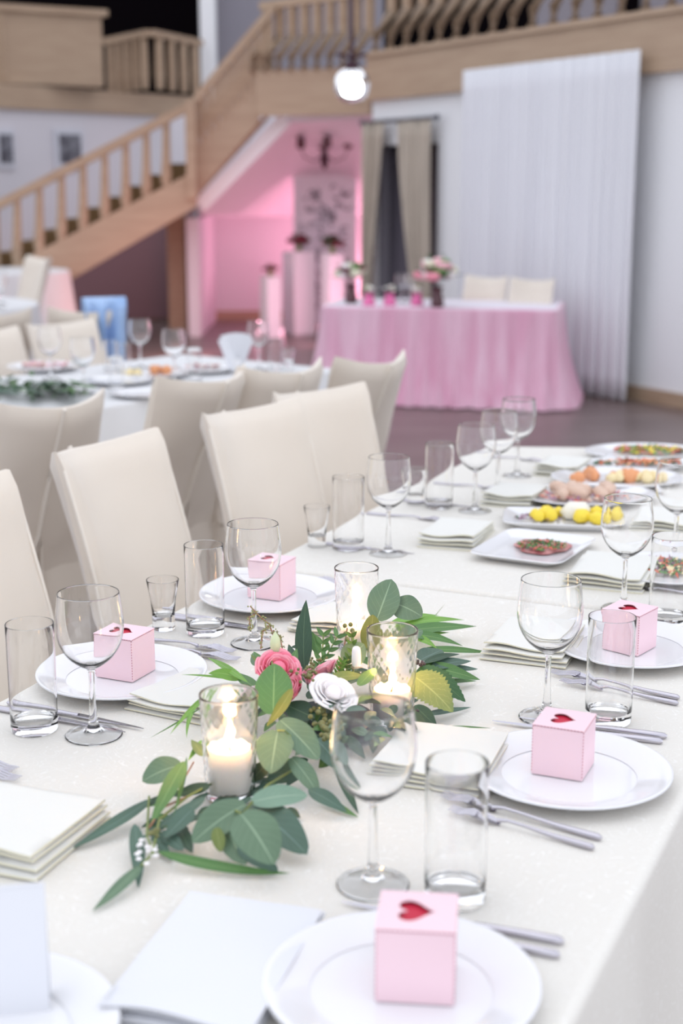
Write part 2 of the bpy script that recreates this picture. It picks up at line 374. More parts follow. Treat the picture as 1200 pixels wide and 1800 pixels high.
run(Vector((r0.x, 14, 0)), Vector((r1.x, 14, 0)), r0.z, r1.z, Q(338, 268, 14).z, Q(468, 122, 14).z, 12, st, Vector((0, -1, 0)), bent=False, w=.05)
sheet(MB(), [Q(347, 362, 13.9), Q(340, 302, 13.9), Q(-240, 600, 13.9), Q(-60, 600, 13.9)], 13.86, 13.96).build('lower_stringer', 'wood_h', st, False)
l0 = Q(-232, 478.5, 13.9); l1 = Q(336, 186, 13.9)
MB().bar(l0, l1, .10, .08).build('handrail', 'wood', st, False)
for px in (-228, -192, -155, -118, -82, -45, -8, 30, 69, 108, 146, 184, 221, 257, 292):
    yt = 186 + (336 - px) * .515; yb = 302 + (340 - px) * .525
    a = Q(px, yt, 13.9); b = Q(px, yb, 13.9)
    MB().tube([a, a.lerp(b, .6), a.lerp(b, .85), b], [.035, .045, .058, .04], 6).build('baluster', 'wood', st, False)
n0 = Q(334, 176, 13.85); n1 = Q(334, 350, 13.85)
MB().box(n0.x - .05, n0.x + .05, 13.8, 13.9, n1.z, n0.z).build('newel_post', 'wood', st, False, bevel=.01)
for k in range(14):
    px = 318 - k * 37; a = Q(px, 295 + (318 - px) * .525, 14.2)
    MB().box(a.x - .13, a.x + .10, 14.1, 15.0, max(0, a.z - .30), a.z + .04).build('tread', 'tread', st, False)

ub = thing('upper_balustrade', 'straight wooden balustrade turning a corner before the dark upper room', 'balustrade')
g0 = Q(186, 72, 18.6); g1 = Q(260, 58, 17.6); g2 = Q(352, 67, 18.8)
zb = 2.64
run(Vector((g0.x, 18.6, 0)), Vector((g1.x, 17.6, 0)), g1.z, g1.z, zb, zb, 5, ub, Vector((0, -1, 0)), bent=False, w=.07)
run(Vector((g1.x + .05, 17.6, 0)), Vector((g2.x, 18.8, 0)), g1.z, g1.z, zb, zb, 4, ub, Vector((0, -1, 0)), bent=False, w=.08)
struct(MB().add([(-9, 16.4, zb - .03), (g2.x + .3, 19, zb - .03), (g2.x + .3, 21, zb - .03), (-9, 21, zb - .03)], [(0, 1, 2, 3)]).build('floor_loft', 'wood', smooth=False))
cb = thing('loft_counter', 'closed panelled wooden counter on the upper floor at the far left', 'counter')
c0 = Q(-40, 28, 16.6); c1 = Q(178, 28, 17.3)
ca = Vector((c0.x, 16.6, 0)); cbb = Vector((c1.x, 17.3, 0)); ca = ca - (cbb - ca) * 2.2
slab(MB(), ca, cbb, -.5, 0, 2.64, 3.42).build('body', 'wood_h', cb, False)
slab(MB(), ca, cbb + (cbb - ca).normalized() * .06, -.55, .06, 3.42, 3.49).build('top', 'wood', cb, False)
slab(MB(), ca + (cbb - ca) * .74, ca + (cbb - ca) * .75, 0, .03, 2.64, 3.42).build('corner_strip', 'wood', cb, False)
# pictures on the left wall
for (x0, x1, lab) in ((-8, 24, 'dark framed picture at the far left edge of the lavender wall'), (94, 147, 'dark square picture beside the stair rail on the lavender wall')):
    tt = []
    for px in (x0, x1):
        k = (px - 600) / FPX; lo, hi = 0, 1
        for _ in range(40):
            m = (lo + hi) / 2; p = LA.lerp(LB, m)
            if 600 + FPX * p.x / (p.y * _c - .4 * _s) < px: lo = m
            else: hi = m
        tt.append(lo)
    pa, pb = LA.lerp(LB, tt[0]), LA.lerp(LB, tt[1]); dist = pa.y; z1 = EYE + (330 - 232) * dist / FPX; z0 = EYE + (330 - 298) * dist / FPX
    t = thing('wall_picture', lab, 'picture', ((pa + pb) / 2 + Vector((0, 0, z0))))
    inv = Vector(t.location)
    m1 = slab(MB(), pa - Vector((inv.x, inv.y, 0)), pb - Vector((inv.x, inv.y, 0)), .005, .03, 0, z1 - z0)
    m1.build('frame', 'picture_mount', t, False)
    s_ = (pb - pa) * .15
    slab(MB(), pa + s_ - Vector((inv.x, inv.y, 0)), pb - s_ - Vector((inv.x, inv.y, 0)), .03, .04, .06, z1 - z0 - .06).build('print', 'picture_dark', t, False)

# ================================================================== CURTAINS
def curtain(name, label, cat, t0a, t1a, t0b, t1b, z0, z1, off, amp, nf, material, curve=1.0, n=160, solid=.004):
    def fn(i, j):
        # j: 0 bottom .. 1 top
        e = (1 - j) ** curve
        a = t0a + (t0b - t0a) * e; b = t1a + (t1b - t1a) * e; t = a + (b - a) * i
        ph = nf * 2 * PI * i + .9 * sin(i * 9) + .4 * sin(i * 23)
        o = off + amp * sin(ph) * (.55 + .45 * (1 - j)) + amp * .3 * sin(ph * 2.3 + j * 2)
        p = WA + WD * t + WN * o; return (p.x, p.y, z0 + (z1 - z0) * j)
    mb = MB().grid(fn, n, 14); o = mb.build(name, material)
    m = o.modifiers.new('solid', 'SOLIDIFY'); m.thickness = solid
    return tag(o, label, cat)
curtain('sheer_curtain', 'wide white pleated curtain hanging from the gallery down to the floor', 'curtain', wall_t(1143), wall_t(838), wall_t(1143), wall_t(838), .01, 2.40, .16, .022, 17, 'sheer', n=260)
rd = thing('curtain_rod', 'dark metal curtain rod above the two beige drapes', 'curtain rod')
ra = WA + WD * wall_t(782) + WN * .1; rb = WA + WD * wall_t(652) + WN * .1
MB().tube([(ra.x, ra.y, 2.06), (rb.x, rb.y, 2.06)], .018, 8).build('pole', 'rod', rd)
for p in (ra, rb): MB().lathe([(0, -.03), (.028, -.01), (.028, .01), (0, .03)], 12, (p.x, p.y, 2.06)).build('finial', 'rod', rd)
curtain('drape', 'right beige drape gathered beside the dark opening', 'curtain', wall_t(773), wall_t(712), wall_t(775), wall_t(762), .02, 2.05, .10, .03, 5, 'drape', 1.6)
curtain('drape', 'left beige drape gathered beside the dark opening', 'curtain', wall_t(692), wall_t(652), wall_t(658), wall_t(652), .02, 2.05, .10, .03, 4, 'drape', 1.0)

# ================================================================== CLOTHS AND TABLES
def rounded(corners, r, step=.02):
    out = []; n = len(corners)
    for i in range(n):
        p = Vector(corners[i][:2]); a = (Vector(corners[i - 1][:2]) - p).normalized(); b = (Vector(corners[(i + 1) % n][:2]) - p).normalized()
        s0 = p + a * r; s1 = p + b * r
        for k in range(6): t = k / 5; out.append((s0.lerp(p, t)).lerp(p.lerp(s1, t), t))
    res = []; n = len(out)
    for i in range(n):
        a, b = out[i], out[(i + 1) % n]; m = max(1, int((b - a).length / step))
        for k in range(m): res.append(a.lerp(b, k / m))
    return res
def cloth(name, label, cat, pts, ztop, zbot, material, fil=.012, amp=.01, wl=.16, flare=.04, fp=1, rings=12, dropf=None, group=None, seed=0, mat2=None):
    n = len(pts); area2 = sum(pts[i].x * pts[(i + 1) % n].y - pts[(i + 1) % n].x * pts[i].y for i in range(n))
    if area2 < 0: pts = pts[::-1]
    nr = []
    for i in range(n):
        d = (pts[(i + 1) % n] - pts[i - 1]).normalized(); nr.append(Vector((d.y, -d.x)))
    vs = []; L = 0; ss = []
    for i in range(n): ss.append(L); L += (pts[(i + 1) % n] - pts[i]).length
    nf = max(1, round(L / wl)); rg = []
    rg.append((-fil - .012, 0, 0)); rg.append((-fil - .002, 0, 0))
    for k in range(5): a = k / 4 * PI / 2; rg.append((-fil + fil * sin(a), -(fil - fil * cos(a)), 0))
    for k in range(1, rings + 1): rg.append((None, None, k / rings))
    for (o, dz, t) in rg:
        for i in range(n):
            df = dropf(pts[i]) if dropf else 1
            if o is None:
                ph = 2 * PI * nf * ss[i] / L + 1.1 * sin(5 * 2 * PI * ss[i] / L + seed) + .5 * sin(11 * 2 * PI * ss[i] / L)
                oo = (flare * t ** fp + amp * t ** .7 * (sin(ph) + .35 * sin(2.1 * ph + seed))) * df; z = ztop - fil - (ztop - fil - zbot) * t * df
            else: oo = o; z = ztop + dz
            p = pts[i] + nr[i] * oo; vs.append((p.x, p.y, z))
    fs = [tuple(range(n))]
    for k in range(len(rg) - 1):
        for i in range(n): fs.append((k * n + i, (k + 1) * n + i, (k + 1) * n + (i + 1) % n, k * n + (i + 1) % n))
    mb = MB().add(vs, fs)
    if mat2: mb.m = [1] + [0] * (len(fs) - 1)
    o = mb.build(name, [material, mat2] if mat2 else material, auto=50); return tag(o, label, cat, group)
def table(label, corners, ztop, inset=.05):
    pts = [Vector((c[0], c[1], 0)) for c in corners]; ctr = sum(pts, Vector()) / len(pts)
    t = thing('banquet_table', label, 'table', ctr)
    q = [(p - ctr) * .975 for p in pts]; n = len(q)
    MB().add([(v.x, v.y, z) for z in (ztop - .035, ztop - .006) for v in q], [tuple(range(n))[::-1], tuple(range(n, 2 * n))] + [(i, (i + 1) % n, (i + 1) % n + n, i + n) for i in range(n)]).build('tabletop', 'wood_dark', t, False)
    for v in q[::max(1, n // 4)][:4]: MB().tube([(v.x * .85, v.y * .85, 0), (v.x * .85, v.y * .85, ztop - .035)], .022, 10).build('leg', 'dark_metal', t)
    return t
VL, VR = -1.285, -.285
near = [W(.15, VL), W(2.435, VL), W(2.435, VR), W(.15, VR)]
far = [W(2.4405, VL), W(3.93, VL), W(4.30, VR), W(2.4405, VR)]
table('long banquet table under the near cream damask cloth', near, T); table('banquet table continuing behind the cloth seam toward the food platters', far, T)
cloth('tablecloth', 'cream damask cloth over the near end of the long table', 'tablecloth', rounded(near, .05), T, .16, 'damask_cloth', fil=.013, amp=.016, wl=.33, flare=.055,
      dropf=lambda p: 0.02 if UV(p)[0] > 2.42 else min(.36 if UV(p)[1] < -.8 else 1, max(.02, (2.42 - UV(p)[0]) / .05)))
cloth('tablecloth', 'cream damask cloth over the far end of the long table under the food platters', 'tablecloth', rounded(far, .05), T + .002, .16, 'damask_cloth', fil=.010, amp=.012, wl=.33, flare=.045, seed=2,
      dropf=lambda p: 0.02 if UV(p)[0] < 2.46 else min(.36 if UV(p)[1] < -.8 else 1, max(.02, (UV(p)[0] - 2.46) / .05)))
# second table
A2 = R(38)
def W2(u, n, z=0): return Vector((u * sin(A2) + n * cos(A2), u * cos(A2) - n * sin(A2), z))
sec = [W2(1.9, -4.58), W2(4.68, -4.58), W2(4.68, -3.66), W2(1.9, -3.66)]
table('second banquet table behind the row of chair backs', sec, T)
cloth('tablecloth', 'white cloth over the second table behind the row of chair backs', 'tablecloth', rounded(sec, .06), T, .51, 'cloth_white', amp=.015, wl=.3, flare=.05, seed=4)
def roundt(cx, cy, r, label, tl, zb, wl=.12, material='cloth_white', amp=.02):
    pts = [Vector((cx + r * cos(2 * PI * k / 110), cy + r * sin(2 * PI * k / 110))) for k in range(110)]
    table(tl, [pts[k] for k in range(0, 110, 5)], T); cloth('tablecloth', label, 'tablecloth', pts, T, zb, material, amp=amp, wl=wl, flare=.06, seed=cx)
roundt(-3.12, 13.2, .62, 'white pleated round cloth on the farthest table below the stair', 'farthest round table below the stair', .02)
roundt(-2.78, 9.3, .80, 'white round cloth on the table at the left edge behind the chairs', 'round table at the left edge behind the chairs', .1, .25)
# head table with tulle
HT = .68
h0 = Vector((-.16, 10.05)); h1 = Vector((1.47, 9.70)); hd = (h1 - h0).normalized(); hn = Vector((-hd.y, hd.x))
if hn.y < 0: hn = -hn
head = [h0, h1, h1 + hn * .78, h0 + hn * .78]
table('head table beneath the pink tulle skirt', head, HT)
cloth('tulle_skirt', 'pink tulle skirt with a white top covering the head table', 'table skirt', rounded(head, .06, .012), HT, .01, 'tulle', amp=.028, wl=.13, flare=.13, fp=2.2, rings=16, seed=1, mat2='tulle_top')

# ================================================================== CHAIRS
def make_chair(label, w=.37, wt=.37):
    t = thing('slipcovered_chair', label, 'chair')
    ST, TOP, TH = .46, .95, .062
    def cen(x, k):                     # centre line of the backrest, k 0 at the seat .. 1 at the top
        return .135 * k ** 1.25 + .085 * (1 - abs(x * 2) ** 1.6) * k + .0
    mb = MB(); nu, nv = 14, 16
    def top(x): return TOP - .022 * (1 - (2 * x) ** 2) + .006 * (2 * x) ** 4
    def surf(side):
        def fn(i, j):
            x = i - .5; k = j; z = ST - .02 + (top(x) - ST + .02) * k
            e = min(1, (1 - abs(2 * x)) / .10); e2 = min(1, (1 - k) / .05)
            th = TH / 2 * (.35 + .65 * math.sqrt(max(0, e))) * (.35 + .65 * math.sqrt(max(0, e2)))
            if k <= 0: th = TH / 2
            wv = .0025 * sin(9 * k + 5 * x) + .004 * noise.noise(Vector((x * 5, k * 6, side)))
            ww = w + (wt - w) * k
            return (x * ww, cen(x, k) + side * th + wv, z)
        return fn
    a = len(mb.v); mb.grid(surf(-1), nu, nv); b = len(mb.v); mb.grid(surf(1), nu, nv)
    def ix(o, i, j): return o + i * (nv + 1) + j
    for j in range(nv): mb.f.append((ix(a, 0, j), ix(a, 0, j + 1), ix(b, 0, j + 1), ix(b, 0, j))); mb.f.append((ix(a, nu, j), ix(b, nu, j), ix(b, nu, j + 1), ix(a, nu, j + 1)))
    for i in range(nu): mb.f.append((ix(a, i, nv), ix(a, i + 1, nv), ix(b, i + 1, nv), ix(b, i, nv)))
    mb.m += [0] * (2 * nv + nu)
    o = mb.build('backrest', 'chair_linen', t, auto=70)
    # seat
    pts = rounded([Vector((-w / 2, .0)), Vector((-w / 2, -.42)), Vector((w / 2, -.42)), Vector((w / 2, .0))], .04, .04)
    def loft(rows, cap0=False, cap1=True):
        vs = []; n = len(rows[0]); [vs.extend(r) for r in rows]; fs = []
        for k in range(len(rows) - 1):
            for i in range(n): fs.append((k * n + i, k * n + (i + 1) % n, (k + 1) * n + (i + 1) % n, (k + 1) * n + i))
        if cap1: fs.append(tuple((len(rows) - 1) * n + i for i in range(n)))
        return vs, fs
    ctr = Vector((0, -.21))
    rows = [[(*(ctr + (p - ctr) * s_), z) for p in pts] for s_, z in ((1.0, .42), (1.02, .45), (1.0, .47), (.95, .485))]
    MB().add(*loft(rows)).build('seat', 'chair_linen', t, auto=60)
    # skirt falls straight to the floor with soft waves, follows the backrest at the rear
    rows = []
    for k in range(9):
        q = k / 8; z = .012 + .448 * (1 - q); row = []
        for i, p in enumerate(pts):
            e = p - ctr; fl = 1 + .05 * q + .012 * q * sin(i * 1.7)
            row.append((*(ctr + e * fl + Vector((0, (.0315 - .0105 * q) if p.y > -.1 else 0))), z))
        rows.append(row)
    MB().add(*loft(rows[::-1], cap1=False)).build('skirt', 'chair_linen', t, auto=60)
    # seam down the back, kick pleat below it
    sm = [(0.012, cen(0.03, k) + TH / 2 + .001, ST - .02 + (top(0) - ST + .02) * k) for k in [i / 12 for i in range(13)]]
    MB().tube(sm[::-1], .0055, 6).build('back_seam', 'chair_piping', t)
    yb = lambda z: max(.036, cen(.03, max(0, (z - ST + .02) / (TOP - ST))) + TH / 2 + .003)
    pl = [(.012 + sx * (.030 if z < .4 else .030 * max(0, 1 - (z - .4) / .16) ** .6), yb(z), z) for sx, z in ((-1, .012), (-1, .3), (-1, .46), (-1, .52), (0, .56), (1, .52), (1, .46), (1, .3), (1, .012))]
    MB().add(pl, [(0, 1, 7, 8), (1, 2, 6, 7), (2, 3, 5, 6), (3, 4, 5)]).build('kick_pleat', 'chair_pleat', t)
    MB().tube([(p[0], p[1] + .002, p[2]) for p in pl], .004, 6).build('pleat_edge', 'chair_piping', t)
    for s_ in (-1, 1): MB().tube([(s_ * (w + (wt - w) * k) * .495, cen(.5, k) - TH * .12, ST + (top(.5) - ST) * k) for k in [i / 13 for i in range(13)]], .0045, 6).build('side_piping', 'chair_piping', t)
    return t
ch0 = make_chair('x'); used = [0]
def chair(c1, c2, face, label, group, z=.95, sc=1, width=.37):     # c1, c2: the two top corners
    c1 = Vector((c1[0], c1[1], 0)); c2 = Vector((c2[0], c2[1], 0)); d = (c2 - c1).normalized()
    az = math.atan2(d.x, d.y); af = az + face * PI / 2; rz = PI - af
    back = Vector((-sin(af), -cos(af), 0)); mid = (c1 + c2) / 2
    loc = mid - back * .135 * sc
    if used[0]: o = dup(ch0, loc, rz, label, group)
    else: o = ch0; o.location = loc; o.rotation_euler = (0, 0, rz); o['label'] = label; o['group'] = group; used[0] = 1
    s_ = (c2 - c1).length / .37
    o.scale = (s_ * .98 if sc == 1 else sc, sc, sc * z / .95)
    return o
g1, g2_, g3 = 'chairs along the long table', 'chairs backing onto the long table', 'chairs around the distant tables'
Pz = lambda x, y: P(x, y, .95)
chair((-.82, 2.40), (-.65, 2.72), 1, 'cream covered chair cut by the left edge beside the long table', g1)
chair(Pz(95, 800), Pz(275, 755), 1, 'cream covered chair facing the table behind the left wine glass', g1)
chair(Pz(355, 730), Pz(525, 702), 1, 'cream covered chair in the middle of the row facing the long table', g1)
chair(Pz(478, 692), Pz(640, 674), 1, 'farthest cream covered chair facing the long table', g1)
chair(Pz(-28, 707), Pz(185, 685), -1, 'covered chair seen from behind at the left, open back pleat showing', g2_)
chair(Pz(275, 665), Pz(430, 642), -1, 'covered chair seen from behind between two chairs of the long table', g2_)
chair(Pz(418, 647), Pz(565, 630), -1, 'covered chair seen from behind in front of the napkin fan', g2_)
chair(Pz(590, 630), Pz(710, 617), -1, 'covered chair seen from behind, farthest right before the pink table', g2_)
chair(P(45, 570, .905), P(165, 560, .905), 1, 'cream chair facing us across the second table', g3, .905)
chair(P(-75, 585, .905), P(30, 574, .905), 1, 'cream chair facing us at the left edge of the second table', g3, .905)
jc = chair((-1.36, 6.62), (-1.02, 6.74), -1, 'covered chair with a blue denim jacket over its right corner', g3)
chair((-1.78, 6.40), (-1.42, 6.58), -1, 'beige chair back left of the chair with the denim jacket', g3)
chair((-2.56, 11.75), (-2.33, 11.5), 1, 'pale tall chair in front of the farthest round cloth', g3)
k1 = Q(823, 492, 10.65); k2 = Q(884, 494, 10.45); chair((k1.x, 10.72), (k2.x + .04, 10.58), 1, 'left cream chair behind the pink head table', 'chairs behind the head table', sc=.90)
k1 = Q(908, 498, 10.2); k2 = Q(972, 504, 10.1); chair((k1.x, 10.42), (k2.x + .02, 10.28), 1, 'right cream chair behind the pink head table', 'chairs behind the head table', sc=.90)
# jacket
def jf(i, j):
    # i across, j over the top and down
    x = .02 - .20 * i; s = j * .62 - .20
    wob = .012 * sin(i * 14 + j * 5) * (1 + j) + .01 * noise.noise(Vector((i * 4, j * 5, 3)))
    yb = .155
    if s < -.03: y, z = yb - .05 + wob, .965 + (s + .03)
    elif s < .05: a = (s + .03) / .08 * PI; y, z = yb - .045 * cos(a) + wob * .2, .972 + .022 * sin(a)
    else: y, z = yb + .06 + wob * 1.6 + .012 * sin(i * 22) * min(1, s * 4) + .02 * (s - .05), .965 - (s - .05)
    return (x + .03 * (s if s > 0 else 0) * (i - .5) * 2, y, z)
jk = MB().grid(jf, 22, 40).build('denim_jacket', 'jeans_blue'); m = jk.modifiers.new('solid', 'SOLIDIFY'); m.thickness = .008; m.offset = 1
jk.location = jc.location; jk.rotation_euler = jc.rotation_euler; tag(jk, 'light blue denim jacket hung over a chair back', 'jacket')

# ================================================================== TABLEWARE
def mesh_of(mb, name, mats, auto=35): return mb.mesh(name, mats, True, auto)
def smooth_prof(pr, n=5):
    out = []
    for i in range(len(pr) - 1):
        p0 = pr[max(i - 1, 0)]; p1 = pr[i]; p2 = pr[i + 1]; p3 = pr[min(i + 2, len(pr) - 1)]
        for k in range(n):
            t = k / n
            out.append(tuple(.5 * (2 * p1[c] + (p2[c] - p0[c]) * t + (2 * p0[c] - 5 * p1[c] + 4 * p2[c] - p3[c]) * t * t + (-p0[c] + 3 * p1[c] - 3 * p2[c] + p3[c]) * t ** 3) for c in (0, 1)))
    out.append(pr[-1]); return [(max(0, r), z) for r, z in out]
wg = [(0, .0075), (.006, .0070)] + smooth_prof([(.010, .0062), (.022, .0034), (.034, .0010)], 4) + [(.0365, .0002), (.0378, 0), (.0392, .0003), (.0398, .0011), (.0396, .0019), (.0391, .0024)] + smooth_prof([(.0385, .0030), (.024, .0056), (.012, .0100), (.0072, .018), (.0052, .034), (.0043, .060), (.0042, .088), (.006, .0965), (.017, .1035), (.031, .1155), (.0415, .133), (.0460, .152), (.0462, .168), (.0438, .189), (.0420, .205)], 4) + [(.0414, .2058), (.0408, .205)] + smooth_prof([(.0408, .2045), (.0425, .189), (.0449, .168), (.0447, .152), (.0402, .134), (.0298, .1175), (.0155, .1065), (.005, .1035)], 4) + [(0, .103)]
WG = mesh_of(MB().lathe(wg, 56), 'wine_glass', 'glass', 24)
hb = [(0, .003), (.024, .001), (.0300, 0), (.0318, .0015), (.0325, .004), (.0326, .008), (.0328, .03), (.0330, .08), (.0333, .14), (.0335, .1545), (.0334, .1552), (.0331, .1556), (.0328, .1556), (.0325, .1552), (.0324, .1545), (.0322, .14), (.0320, .08), (.0317, .034), (.0316, .028), (.0312, .022), (.0300, .018), (.022, .0155), (0, .015)]
HB = mesh_of(MB().lathe(hb, 56), 'highball_glass', 'glass', 24)
sg = [(0, 0), (.0185, 0), (.0195, .0015), (.0195, .014), (.0195, .03), (.0215, .05), (.0250, .072), (.0280, .0875), (.0279, .0882), (.0276, .0886), (.0272, .0886), (.0269, .0882), (.0268, .0875), (.0238, .072), (.0200, .051), (.0180, .032), (.015, .025), (0, .023)]
SG = mesh_of(MB().lathe(sg, 40), 'shot_glass', 'glass', 24)
def put(me, name, px, py, label, cat, group, z=T, sc=1):
    p = P(px, py, z); o = inst(name, me, None, (p.x, p.y, z + .0004)); o.scale = (sc,) * 3
    return tag(o, label, cat, group)
gw = 'stemmed wine glasses'
for px, py, lab in ((655, 1556, 'large foreground wine glass in front of the flowers, out of focus'), (165, 1293, 'wine glass before the left pink box'), (447, 1132, 'wine glass before the pink box at the back left plate'),
                    (960, 1262, 'sharp wine glass beside the napkin right of the candles'), (682, 975, 'wine glass beyond the cloth seam near the chairs'), (1095, 1072, 'wine glass before the carpaccio plate at the right'),
                    (834, 900, 'wine glass behind the napkins, left one of the far pair'), (908, 838, 'farthest wine glass at the end corner of the long table'), (1185, 985, 'wine glass cut by the right edge beside the food'),
                    (874, 866, 'wine glass half hidden behind the far pair')):
    put(WG, 'wine_glass', px, py, lab, 'glass', gw)
gh = 'straight highball glasses'
for px, py, lab in ((61, 1283, 'highball glass at the left edge beside the wine glass'), (361, 1113, 'highball glass beside the shot glass at the table edge'), (799, 1580, 'blurred foreground highball glass by the big wine glass'),
                    (1068, 1268, 'highball glass in front of the right back plate'), (612, 966, 'highball glass beyond the seam beside a chair'), (771, 893, 'highball glass at the far table edge'), (1172, 1095, 'highball glass cut by the right edge in front of the salad')):
    put(HB, 'highball_glass', px, py, lab, 'glass', gh)
for px, py, lab in ((288, 1106, 'small flared shot glass by the table edge'), (557, 962, 'small flared shot glass beside the far highball'), (730, 888, 'small flared shot glass at the far edge')):
    put(SG, 'shot_glass', px, py, lab, 'glass', 'flared shot glasses')

pl = [(0, .004), (.055, .004), (.070, .0), (.078, .001), (.082, .004), (.100, .009), (.1275, .0170), (.1300, .0190), (.1290, .0205), (.122, .0195), (.098, .0125), (.086, .0085), (.080, .0075), (0, .0072)]
PLM = mesh_of(MB().lathe(smooth_prof(pl, 3), 96), 'dinner_plate', 'china', 60)
def plate(px, py, lab, sc=1, name='dinner_plate', g='white dinner plates'):
    p = P(px, py, T + .015); o = inst(name, PLM, None, (p.x, p.y, T), 0, sc); return tag(o, lab, 'plate', g)
plate(1000, 1352, 'sharp white plate holding the pink box at the right edge'); plate(705, 1728, 'blurred white plate nearest us with a pink box')
plate(215, 1182, 'white plate at the left behind the first wine glass'); plate(474, 1044, 'white plate at the back left with a pink box'); plate(1108, 1132, 'white plate at the back right under a pink box')
plate(-50, 1810, 'white plate only showing its rim in the bottom left corner')

# boxes
def heart_pts(s, n=40):
    out = []
    for k in range(n):
        t = 2 * PI * k / n; x = 16 * sin(t) ** 3; y = 13 * cos(t) - 5 * cos(2 * t) - 2 * cos(3 * t) - cos(4 * t)
        out.append((-(y + 2.5) * s / 17, x * s / 17))
    return out
def make_box(label):
    t = thing('favour_box', label, 'box'); s = .033; h = .066
    m = MB()
    m.add([(x, y, z) for z in (0, h - .001) for x, y in ((-s, -s), (s, -s), (s, s), (-s, s))], [(0, 3, 2, 1), (0, 1, 5, 4), (1, 2, 6, 5), (2, 3, 7, 6), (3, 0, 4, 7)])
    m.build('body', 'box_pink', t, False)
    bm = bmesh.new(); e = s + .0006
    o1 = [bm.verts.new((x, y, h)) for x, y in ((-e, -e), (e, -e), (e, e), (-e, e))]; hp = heart_pts(.0190)
    o2 = [bm.verts.new((x, y, h)) for x, y in hp]
    ed = [bm.edges.new((l[i], l[(i + 1) % len(l)])) for l in (o1, o2) for i in range(len(l))]
    bmesh.ops.triangle_fill(bm, use_beauty=True, edges=ed)
    bmesh.ops.recalc_face_normals(bm, faces=bm.faces)
    r = bmesh.ops.extrude_face_region(bm, geom=bm.faces[:]); bmesh.ops.translate(bm, verts=[v for v in r['geom'] if isinstance(v, bmesh.types.BMVert)], vec=(0, 0, .0012))
    bmesh.ops.recalc_face_normals(bm, faces=bm.faces)
    me = bpy.data.meshes.new('lid'); bm.to_mesh(me); bm.free(); me.materials.append(M['box_pink']); inst('lid', me, t)
    n = len(hp); m = MB().add([(x * 1.3, y * 1.3, h - .003) for x, y in hp], [tuple(range(n))[::-1]])
    hh = m.build('heart', 'heart_red', t, False); hh['label'] = 'red heart shaped cut-out'
    m = MB()
    for k in range(15):                 # perforated folding edges
        z = .004 + k * .0042; m.box(s - .0007, s + .0003, -s - .0003, -s + .0007, z, z + .0022); m.box(-s - .0003, -s + .0007, -s - .0003, -s + .0007, z, z + .0022); 
    for k in range(15):
        q = -s + .002 + k * .0043; m.box(q, q + .0022, -s - .0010, -s - .0004, h - .0005, h + .0006); m.box(s + .0004, s + .0010, q, q + .0022, h - .0005, h + .0006)
    pf = m.build('perforation', 'box_line', t, False); pf['kind'] = 'stuff'
    return t
bx = make_box('pink favour box with a heart cut-out on the sharp right plate')
def place_box(o, px, py, az, hrot=0, sc=1):
    p = P(px, py, T + .0085); o.location = (p.x, p.y, T + .0088); o.rotation_euler = (0, 0, -R(az - 90)); o.scale = (sc,) * 3
place_box(bx, 989, 1350, 113)
for px, py, az, lab, s_ in ((221, 1183, 114, 'pink favour box with a heart cut-out on the left plate', 1), (478, 1045, 114, 'pink favour box with a heart cut-out on the back left plate', 1), (732, 1727, 96, 'blurred pink favour box with a heart cut-out on the nearest plate', 1.1), (1104, 1138, 128, 'pink favour box behind a highball on the back right plate', 1)):
    o = dup(bx, (0, 0, 0), 0, lab, 'pink favour boxes'); place_box(o, px, py, az, 0, s_)
bx['group'] = 'pink favour boxes'

# cutlery
def knife_parts():
    b = MB()   # blade from x .0 (tip) to .10 ; handle to .21
    xs = [i / 14 for i in range(15)]
    vs = []; 
    for q in xs:
        x = .105 * q; w = .0095 * min(1, (q * 1.05 + .02) ** .55); th = .0006 + .0006 * q
        vs += [(x, -w * .9, .004), (x, w * .25, .004 + th), (x, w * .30, .004), (x, w * .25, .004 - th)]
    fs = []
    for i in range(14):
        for k in range(4): fs.append((i * 4 + k, (i + 1) * 4 + k, (i + 1) * 4 + (k + 1) % 4, i * 4 + (k + 1) % 4))
    b.add(vs, fs)
    h = MB(); h.tube([(.100, -.002, .004), (.112, -.001, .0042), (.13, 0, .0042), (.18, 0, .0042), (.208, 0, .004), (.212, 0, .004)], [.0032, .0030, .0036, .0046, .0046, .002], 10)
    return b.mesh('blade', 'steel', True, 40), h.mesh('handle', 'steel', True, 50)
KB, KH = knife_parts()
def fork_parts():
    b = MB()
    def zc(x): return .0035 + .010 * sin(min(1, x / .075) * PI) * .6 + (.0 if x < .075 else 0)
    for k in range(4):
        y = (k - 1.5) * .0056
        b.tube([(.000, y * .82, .006 + .001), (.018, y, zc(.018) - .002), (.036, y * .98, zc(.036)), (.046, y * .9, zc(.046))], [.0007, .0014, .0017, .0019], 6)
    def fn(i, j):
        x = .040 + .034 * i; ww = .0112 * (1 - .72 * i ** 1.4); y = (j - .5) * 2 * ww
        return (x, y, zc(x) - .0025 * (1 - (2 * j - 1) ** 2) * (1 - i))
    b.grid(fn, 6, 6); 
    def fn2(i, j): v = fn(i, 1 - j); return (v[0], v[1], v[2] - .0016)
    b.grid(fn2, 6, 6)
    h = MB().tube([(.070, 0, .006), (.085, 0, .009), (.11, 0, .008), (.15, 0, .005), (.185, 0, .0042), (.200, 0, .0042), (.204, 0, .0042)], [.0030, .0022, .0022, .0032, .0042, .0042, .002], 10)
    return b.mesh('tines', 'steel', True, 40), h.mesh('handle', 'steel', True, 50)
FB, FH = fork_parts()
